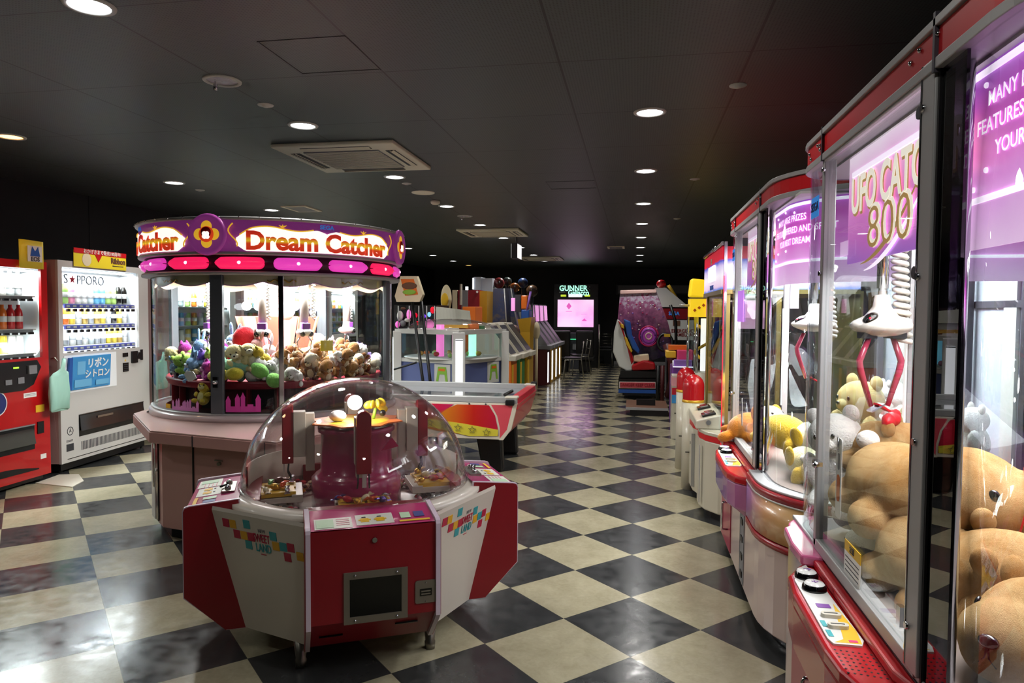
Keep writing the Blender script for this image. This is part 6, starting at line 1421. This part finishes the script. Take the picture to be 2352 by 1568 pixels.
flat([(1425, 850), (1508, 852), (1508, 866), (1424, 866)], 'black', Y-.1, .7, 'turntable'); flat([(1421, 868), (1508, 868), (1508, 900), (1421, 898)], 'vm_black', Y-.15, .9, 'base_box')
flat([(1423, 874), (1505, 875), (1505, 890), (1423, 889)], 'paper', Y-.16, .02, 'text_frame'); flat([(1424.5, 875.5), (1504, 876.5), (1504, 888.5), (1424.5, 887.5)], 'hk_pink', Y-.17, .02, 'text_panel')
p = at(1464, 882, Y); b = MB('red_deep').text('DANGER KEEP CLEAR', .075, FACE(p.x, Y-.175, p.z, -PI/2), .01, .8); b.build('warning_text', t); flat([(1421, 891), (1508, 893), (1508, 901), (1421, 899)], 'blue', Y-.165, .02, 'blue_stripe')
p = at(1490, 772, Y); MB('dc_purple').ball((p.x, Y+.12, p.z), (.13, .1, .16), 18, 12).build('headrest', t); b = MB('black').tube([(p.x+.27+.12*math.cos(i*PI/8), Y-.05+.05*math.sin(i*PI/8), p.z-.1+.14*math.sin(i*PI/8)) for i in range(16)], .025, 6, close=True); b.build('steering_wheel', t)
MB('yellow').box(p.x+.3, Y-.1, p.z+.02, .1, .03, .05).build('wheel_badge', t); b = MB('black').tube([at(1540, 700, Y+.1), at(1552, 740, Y+.1), at(1553, 790, Y+.1), at(1546, 810, Y+.1)], .025, 8); b.build('roll_bar', t)
for x in (1512, 1522): q = at(x, 840, Y-.2); MB('black' if x < 1515 else 'maroon').bar((q.x, Y-.2, 0), (q.x, Y-.15, q.z), .035).build('cable_post', t)
b = MB('mat_red' if False else 'maroon').tube([(.55, 11.7, .1), (.6, 11.5, .35), (.58, 11.4, .7), (.5, 11.5, .95)], .07, 10); b.build('folded_cover', t)
flat([(1430, 898), (1505, 900), (1505, 908), (1430, 906)], 'black', Y-.1, .7, 'foot')

t = bpy.data.objects['racing_cabinet']; Y = 12.0
b = MB('paper')
for k in range(60):
    x = rnd.uniform(1424, 1530); y = rnd.uniform(690, 760) if k % 3 else rnd.uniform(760, 810)
    if x > 1508+(y-673)*.3 or (x < 1450 and y > 735): continue
    q = at(x, y, Y); b.m(rnd.choice(['pink_pale', 'violet', 'paper', 'magenta'])).ball((q.x, Y+.148, q.z), (.008+.01*rnd.random(), .004, .012), 6, 4)
o = b.build('printed_petals', t); o['kind'] = 'stuff'
for i, (m_, r) in enumerate((('magenta', .16), ('purple', .11), ('pink_pale', .05))):
    q = at(1490, 772, Y); MB(m_).tube([(q.x+r*math.cos(a*.3), Y+.02-.01*i, q.z+r*1.05*math.sin(a*.3)) for a in range(22)], .014, 6, close=True).build('swirl_ring', t)
# ================================================================== toys in the tall cabinets
def plushmat(k, c, c2, sc_=60):
    m = bpy.data.materials.new(k); m.use_nodes = True; nt = m.node_tree; b = nt.nodes['Principled BSDF']; N = nt.nodes; L = nt.links
    tc = N.new('ShaderNodeTexCoord'); n1 = N.new('ShaderNodeTexNoise'); n1.inputs['Scale'].default_value = 9; n1.inputs['Detail'].default_value = 6; n1.inputs['Distortion'].default_value = .6
    n2 = N.new('ShaderNodeTexNoise'); n2.inputs['Scale'].default_value = 420; n2.inputs['Detail'].default_value = 3; n2.inputs['Distortion'].default_value = 1.5; n1.inputs['Roughness'].default_value = .7
    for n in (n1, n2): L.new(tc.outputs['Object'], n.inputs['Vector'])
    mx = N.new('ShaderNodeMix'); mx.data_type = 'RGBA'; mx.inputs[6].default_value = lin(c); mx.inputs[7].default_value = lin(c2)
    mr = N.new('ShaderNodeMapRange'); mr.inputs[1].default_value = .35; mr.inputs[2].default_value = .62; L.new(n1.outputs['Fac'], mr.inputs[0]); L.new(mr.outputs[0], mx.inputs[0]); L.new(mx.outputs[2], b.inputs['Base Color'])
    b.inputs['Roughness'].default_value = .95; b.inputs['Specular IOR Level'].default_value = .1; b.inputs['Sheen Weight'].default_value = .6; b.inputs['Sheen Tint'].default_value = lin(c2)
    ad = N.new('ShaderNodeMath'); ad.operation = 'ADD'; L.new(n1.outputs['Fac'], ad.inputs[0]); L.new(n2.outputs['Fac'], ad.inputs[1])
    bp = N.new('ShaderNodeBump'); bp.inputs['Strength'].default_value = 1; bp.inputs['Distance'].default_value = .005; L.new(ad.outputs[0], bp.inputs['Height']); L.new(bp.outputs[0], b.inputs['Normal'])
    MATS[k] = m
plushmat('plush_tan', '#c08a4c', '#ddb780'); plushmat('plush_lilac', '#9a86c4', '#c9bce6'); plushmat('plush_straw', '#c9a860', '#e6d29a')
def bigtoy(lab, loc, rot, s=1.0, key='plush_tan', bend=0, body=True, eyes=True, mouth=False, bow=True, name='large_soft_toy'):
    """long-headed toy lying on its belly: head towards +x, body towards -x; about 0.62 m long"""
    t = thing(name, lab, 'plush toy', loc, rot, 'large tan toys in the nearest claw machine'); t.scale = (s,)*3
    b = MB(key)
    b.ball((.0, 0, 0), (.15, .12, .115), 24, 16); b.ball((.1, 0, -.012), (.12, .105, .09), 24, 16); b.ball((.165, 0, -.02), (.055, .08, .066), 20, 12)
    if body:
        b.xf = Matrix.Translation((-.1, 0, 0)) @ Matrix.Rotation(bend, 4, 'Z') @ Matrix.Translation((.1, 0, 0))
        b.ball((-.21, 0, -.03), (.15, .13, .11), 24, 16); b.ball((-.12, 0, -.02), (.12, .11, .1), 20, 14)
        for x, y in ((-.1, .12), (-.1, -.12), (-.27, .11), (-.27, -.11)): b.ball((x, y, -.09), (.07, .05, .05), 14, 10)
        b.ball((-.35, 0, -.02), (.04, .04, .04), 12, 8)
    o = fuse(b.build('body', t), .009, 6, .012, 10)
    for s_ in (-1, 1):
        e = fuse(MB(key).ball((-.045, s_*.085, .1), (.03, .022, .04), 14, 10).ball((-.035, s_*.085, .1), (.02, .015, .028), 12, 8).build('ear', t), .005, 3)
        if eyes: MB('bead').ball((.072, s_*.092, .035), (.014, .008, .017), 16, 12).build('eye', t)
    if mouth or True:
        MB('bead').ball((.217, 0, .005), (.012, .02, .014), 14, 10).build('nose', t)
        b = MB('bead')
        for s_ in (-1, 1): b.nx().tube([(.219, s_*.001, -.005), (.217, s_*.004, -.028), (.212, s_*.016, -.042), (.204, s_*.03, -.038), (.198, s_*.038, -.026)], .0022, 6)
        b.pieces('mouth_stitch', t)
    if bow:
        b = MB('ribbon_red').ball((-.05, 0, .125), (.04, .07, .03), 14, 10).ball((-.05, .06, .13), (.03, .045, .034), 12, 8).ball((-.05, -.06, .13), (.03, .045, .034), 12, 8)
        fuse(b.build('red_bow', t), .006, 2)
        b = MB('ribbon_red')
        for k in (0, 1): b.nx().tube([(.13+.012*k+.006*math.sin(3*a_), .112*math.cos(a_)*(1-.05*k), -.012+.1*math.sin(a_)) for a_ in [i*2*PI/32 for i in range(32)]], .0022, 5, close=True)
        b.pieces('red_cord', t)
    return t
bigtoy('big tan long-nosed toy lying on top of the heap with red bow and cords', (.88, 2.06, .985), (.12, .02, -.5), 1.08, bend=-1.0)
bigtoy('big tan toy in the middle of the heap showing one black bead eye', (.90, 1.86, .83), (.35, -.05, -.42), .98, bend=-.9, bow=False)
bigtoy('big pale tan toy at the bottom right with stitched smile', (.865, 1.64, .79), (0, -.12, -2.45), 1.0, bend=1.2, bow=False)
bigtoy('big tan toy lying below the top one against the door glass', (.86, 2.3, .82), (.2, .0, 2.2), .95, bend=.5, bow=False)
bigtoy('tan toy with red bow on its neck farthest to the left of the heap', (.87, 2.47, 1.03), (.1, .05, -.5), .72, bend=-1.4)
bigtoy('lilac toy behind the heads of the tan toys at the right', (1.14, 2.0, .94), (.2, .0, -1.0), .9, key='plush_lilac', bow=False)
def sitbear(lab, loc, rz, s, key, tilt=(0, 0)):
    t = thing('sitting_soft_toy', lab, 'plush toy', loc, (tilt[0], tilt[1], rz), 'sitting toys in the tall cabinets'); t.scale = (s,)*3
    b = MB(key).ball((0, 0, .14), (.1, .11, .14), 20, 14).ball((.02, 0, .32), (.11, .12, .1), 20, 14).ball((.09, .1, .05), (.09, .04, .045), 12, 8).ball((.09, -.1, .05), (.09, .04, .045), 12, 8).ball((.06, .12, .18), (.05, .035, .08), 12, 8).ball((.06, -.12, .18), (.05, .035, .08), 12, 8)
    fuse(b.build('body', t), .01, 5, .008, 10)
    for s_ in (-1, 1): MB(key).ball((0, s_*.085, .41), (.022, .038, .04), 12, 8).build('ear', t); MB('bead').ball((.122, s_*.04, .335), (.006, .009, .011), 10, 8).build('eye', t)
    MB(key).ball((.12, 0, .3), (.03, .04, .03), 12, 8).build('muzzle', t); MB('bead').ball((.15, 0, .31), (.007, .012, .009), 8, 6).build('nose', t)
    return t
mat('plush_white', '#e8e4dc', .95, sheen=.5, bump=.5, bscale=120, spec=.1); mat('plush_yellow', '#e0b93a', .95, sheen=.5, bump=.5, bscale=120, spec=.1); mat('plush_orange', '#dd8a2c', .95, sheen=.5, bump=.5, bscale=120, spec=.1); mat('plush_pale', '#ece3b4', .95, sheen=.5, bump=.5, bscale=120, spec=.1)
sitbear('tan sitting toy in the farther claw machine seen between the pink claw arms', (1.14, 3.76, .715), PI+.4, 1.0, 'plush_straw'); sitbear('straw coloured sitting toy in the farther machine seen right of the claw', (1.2, 3.08, .715), PI+.2, 1.0, 'plush_straw')
sitbear('yellow sitting toy seen through the door glass above the red bow', (1.32, 2.35, .715), PI+.5, 1.0, 'plush_straw'); sitbear('cream sitting toy left of the claw in the nearest claw machine', (1.02, 2.62, .715), PI+.6, .6, 'plush_white')
sitbear('white sitting toy beside the corner glass of the nearest claw machine', (.76, 2.60, .80), PI+.9, .78, 'plush_white', (.2, .1)); sitbear('big straw coloured toy at the far right edge behind the lilac one', (1.38, 1.45, .715), PI, 1.15, 'plush_straw')
for x, y, z, r, k, lab in ((.75, 2.42, 1.06, .035, 'plush_white', 'small white ball toy under the claw tip'), (.78, 2.38, 1.0, .03, 'plush_pale', 'small pale yellow ball toy under the claw'), (.74, 2.55, .78, .06, 'plush_white', 'round white cushion toy behind the door glass'), (.70, 2.3, .76, .045, 'plush_white', 'round white cushion toy near the middle of the door glass')):
    t = thing('ball_toy', lab, 'plush toy', (x, y, z)); MB(k).ball((0, 0, 0), (r, r, r*.92), 20, 14).build('ball', t); 
    for s_ in (-1, 1): MB('bead').ball((-r*.9, s_*r*.3, r*.1), r*.08, 8, 6).build('eye', t)
b = MB('poster_blue').prism(rrect(.045, .06, .006), 0, .002); b.m('paper').prism(rrect(.055, .075, .006), -.001, .0, None); props(b.build('paper_tag', loc=(.76, 2.4, .95), rot=(PI/2, 0, -1.4)), 'blue and white paper tag hanging from a white toy', 'tag')
# farther machine: lying puppies with white heads
def lying(lab, loc, rot, s, kb, kh):
    t = thing('lying_soft_toy', lab, 'plush toy', loc, rot, 'lying toys in the farther claw machine'); t.scale = (s,)*3
    b = MB(kb).ball((-.12, 0, 0), (.13, .08, .08), 18, 12)
    for y in (-.07, .07):
        b.ball((-.22, y, -.03), (.06, .03, .03), 12, 8); b.ball((-.03, y, -.04), (.03, .03, .055), 12, 8)
    b.ball((-.27, 0, .02), (.05, .02, .02), 10, 8); fuse(b.build('body', t), .008, 4)
    b = MB(kh).ball((.04, 0, .02), (.08, .075, .07), 18, 12).ball((.1, 0, .0), (.05, .045, .04), 14, 10); fuse(b.build('head', t), .008, 4)
    for s_ in (-1, 1): MB(kb).ball((.03, s_*.075, .05), (.035, .014, .045), 12, 8).build('ear', t); MB('bead').ball((.1, s_*.035, .04), .008, 10, 8).build('eye', t)
    MB('bead').ball((.148, 0, .01), (.01, .013, .01), 10, 8).build('nose', t)
    return t
lying('orange and white puppy toy lying by the door of the farther claw machine', (.74, 4.2, .83), (0, -.3, -.9), 1.1, 'plush_orange', 'plush_white'); lying('yellow toy with white head on top of the pile in the farther claw machine', (.82, 3.55, .86), (.3, .1, -1.0), 1.1, 'plush_yellow', 'plush_white')
lying('yellow and pale toy lying near the curved glass of the farther claw machine', (.78, 3.32, .77), (0, 0, 1.9), 1.0, 'plush_yellow', 'plush_pale'); lying('white puppy toy deeper inside the farther claw machine', (1.05, 3.4, .80), (0, 0, .4), 1.1, 'plush_white', 'plush_white')
t = thing('ball_toy', 'large white ball toy lying by the curved glass of the farther claw machine', 'plush toy', (.82, 3.14, .775)); MB('plush_white').ball((0, 0, 0), (.066, .066, .062), 22, 14).build('ball', t); MB('bead').ball((-.06, .01, .01), .006, 8, 6).build('eye', t)
for i in range(5): sitbear('small white toy, %s in the row at the back of the farther claw machine' % nth(i), (1.42, 4.3-.27*i, .85), PI, .55, 'plush_white')
MB('red_flat').bx(1.3, 1.48, 3.1, 4.5, .712, .85).build('shelf_block') and None
o = bpy.data.objects['shelf_block']; props(o, 'red shelf block carrying the row of small white toys', 'shelf')
# nothing further
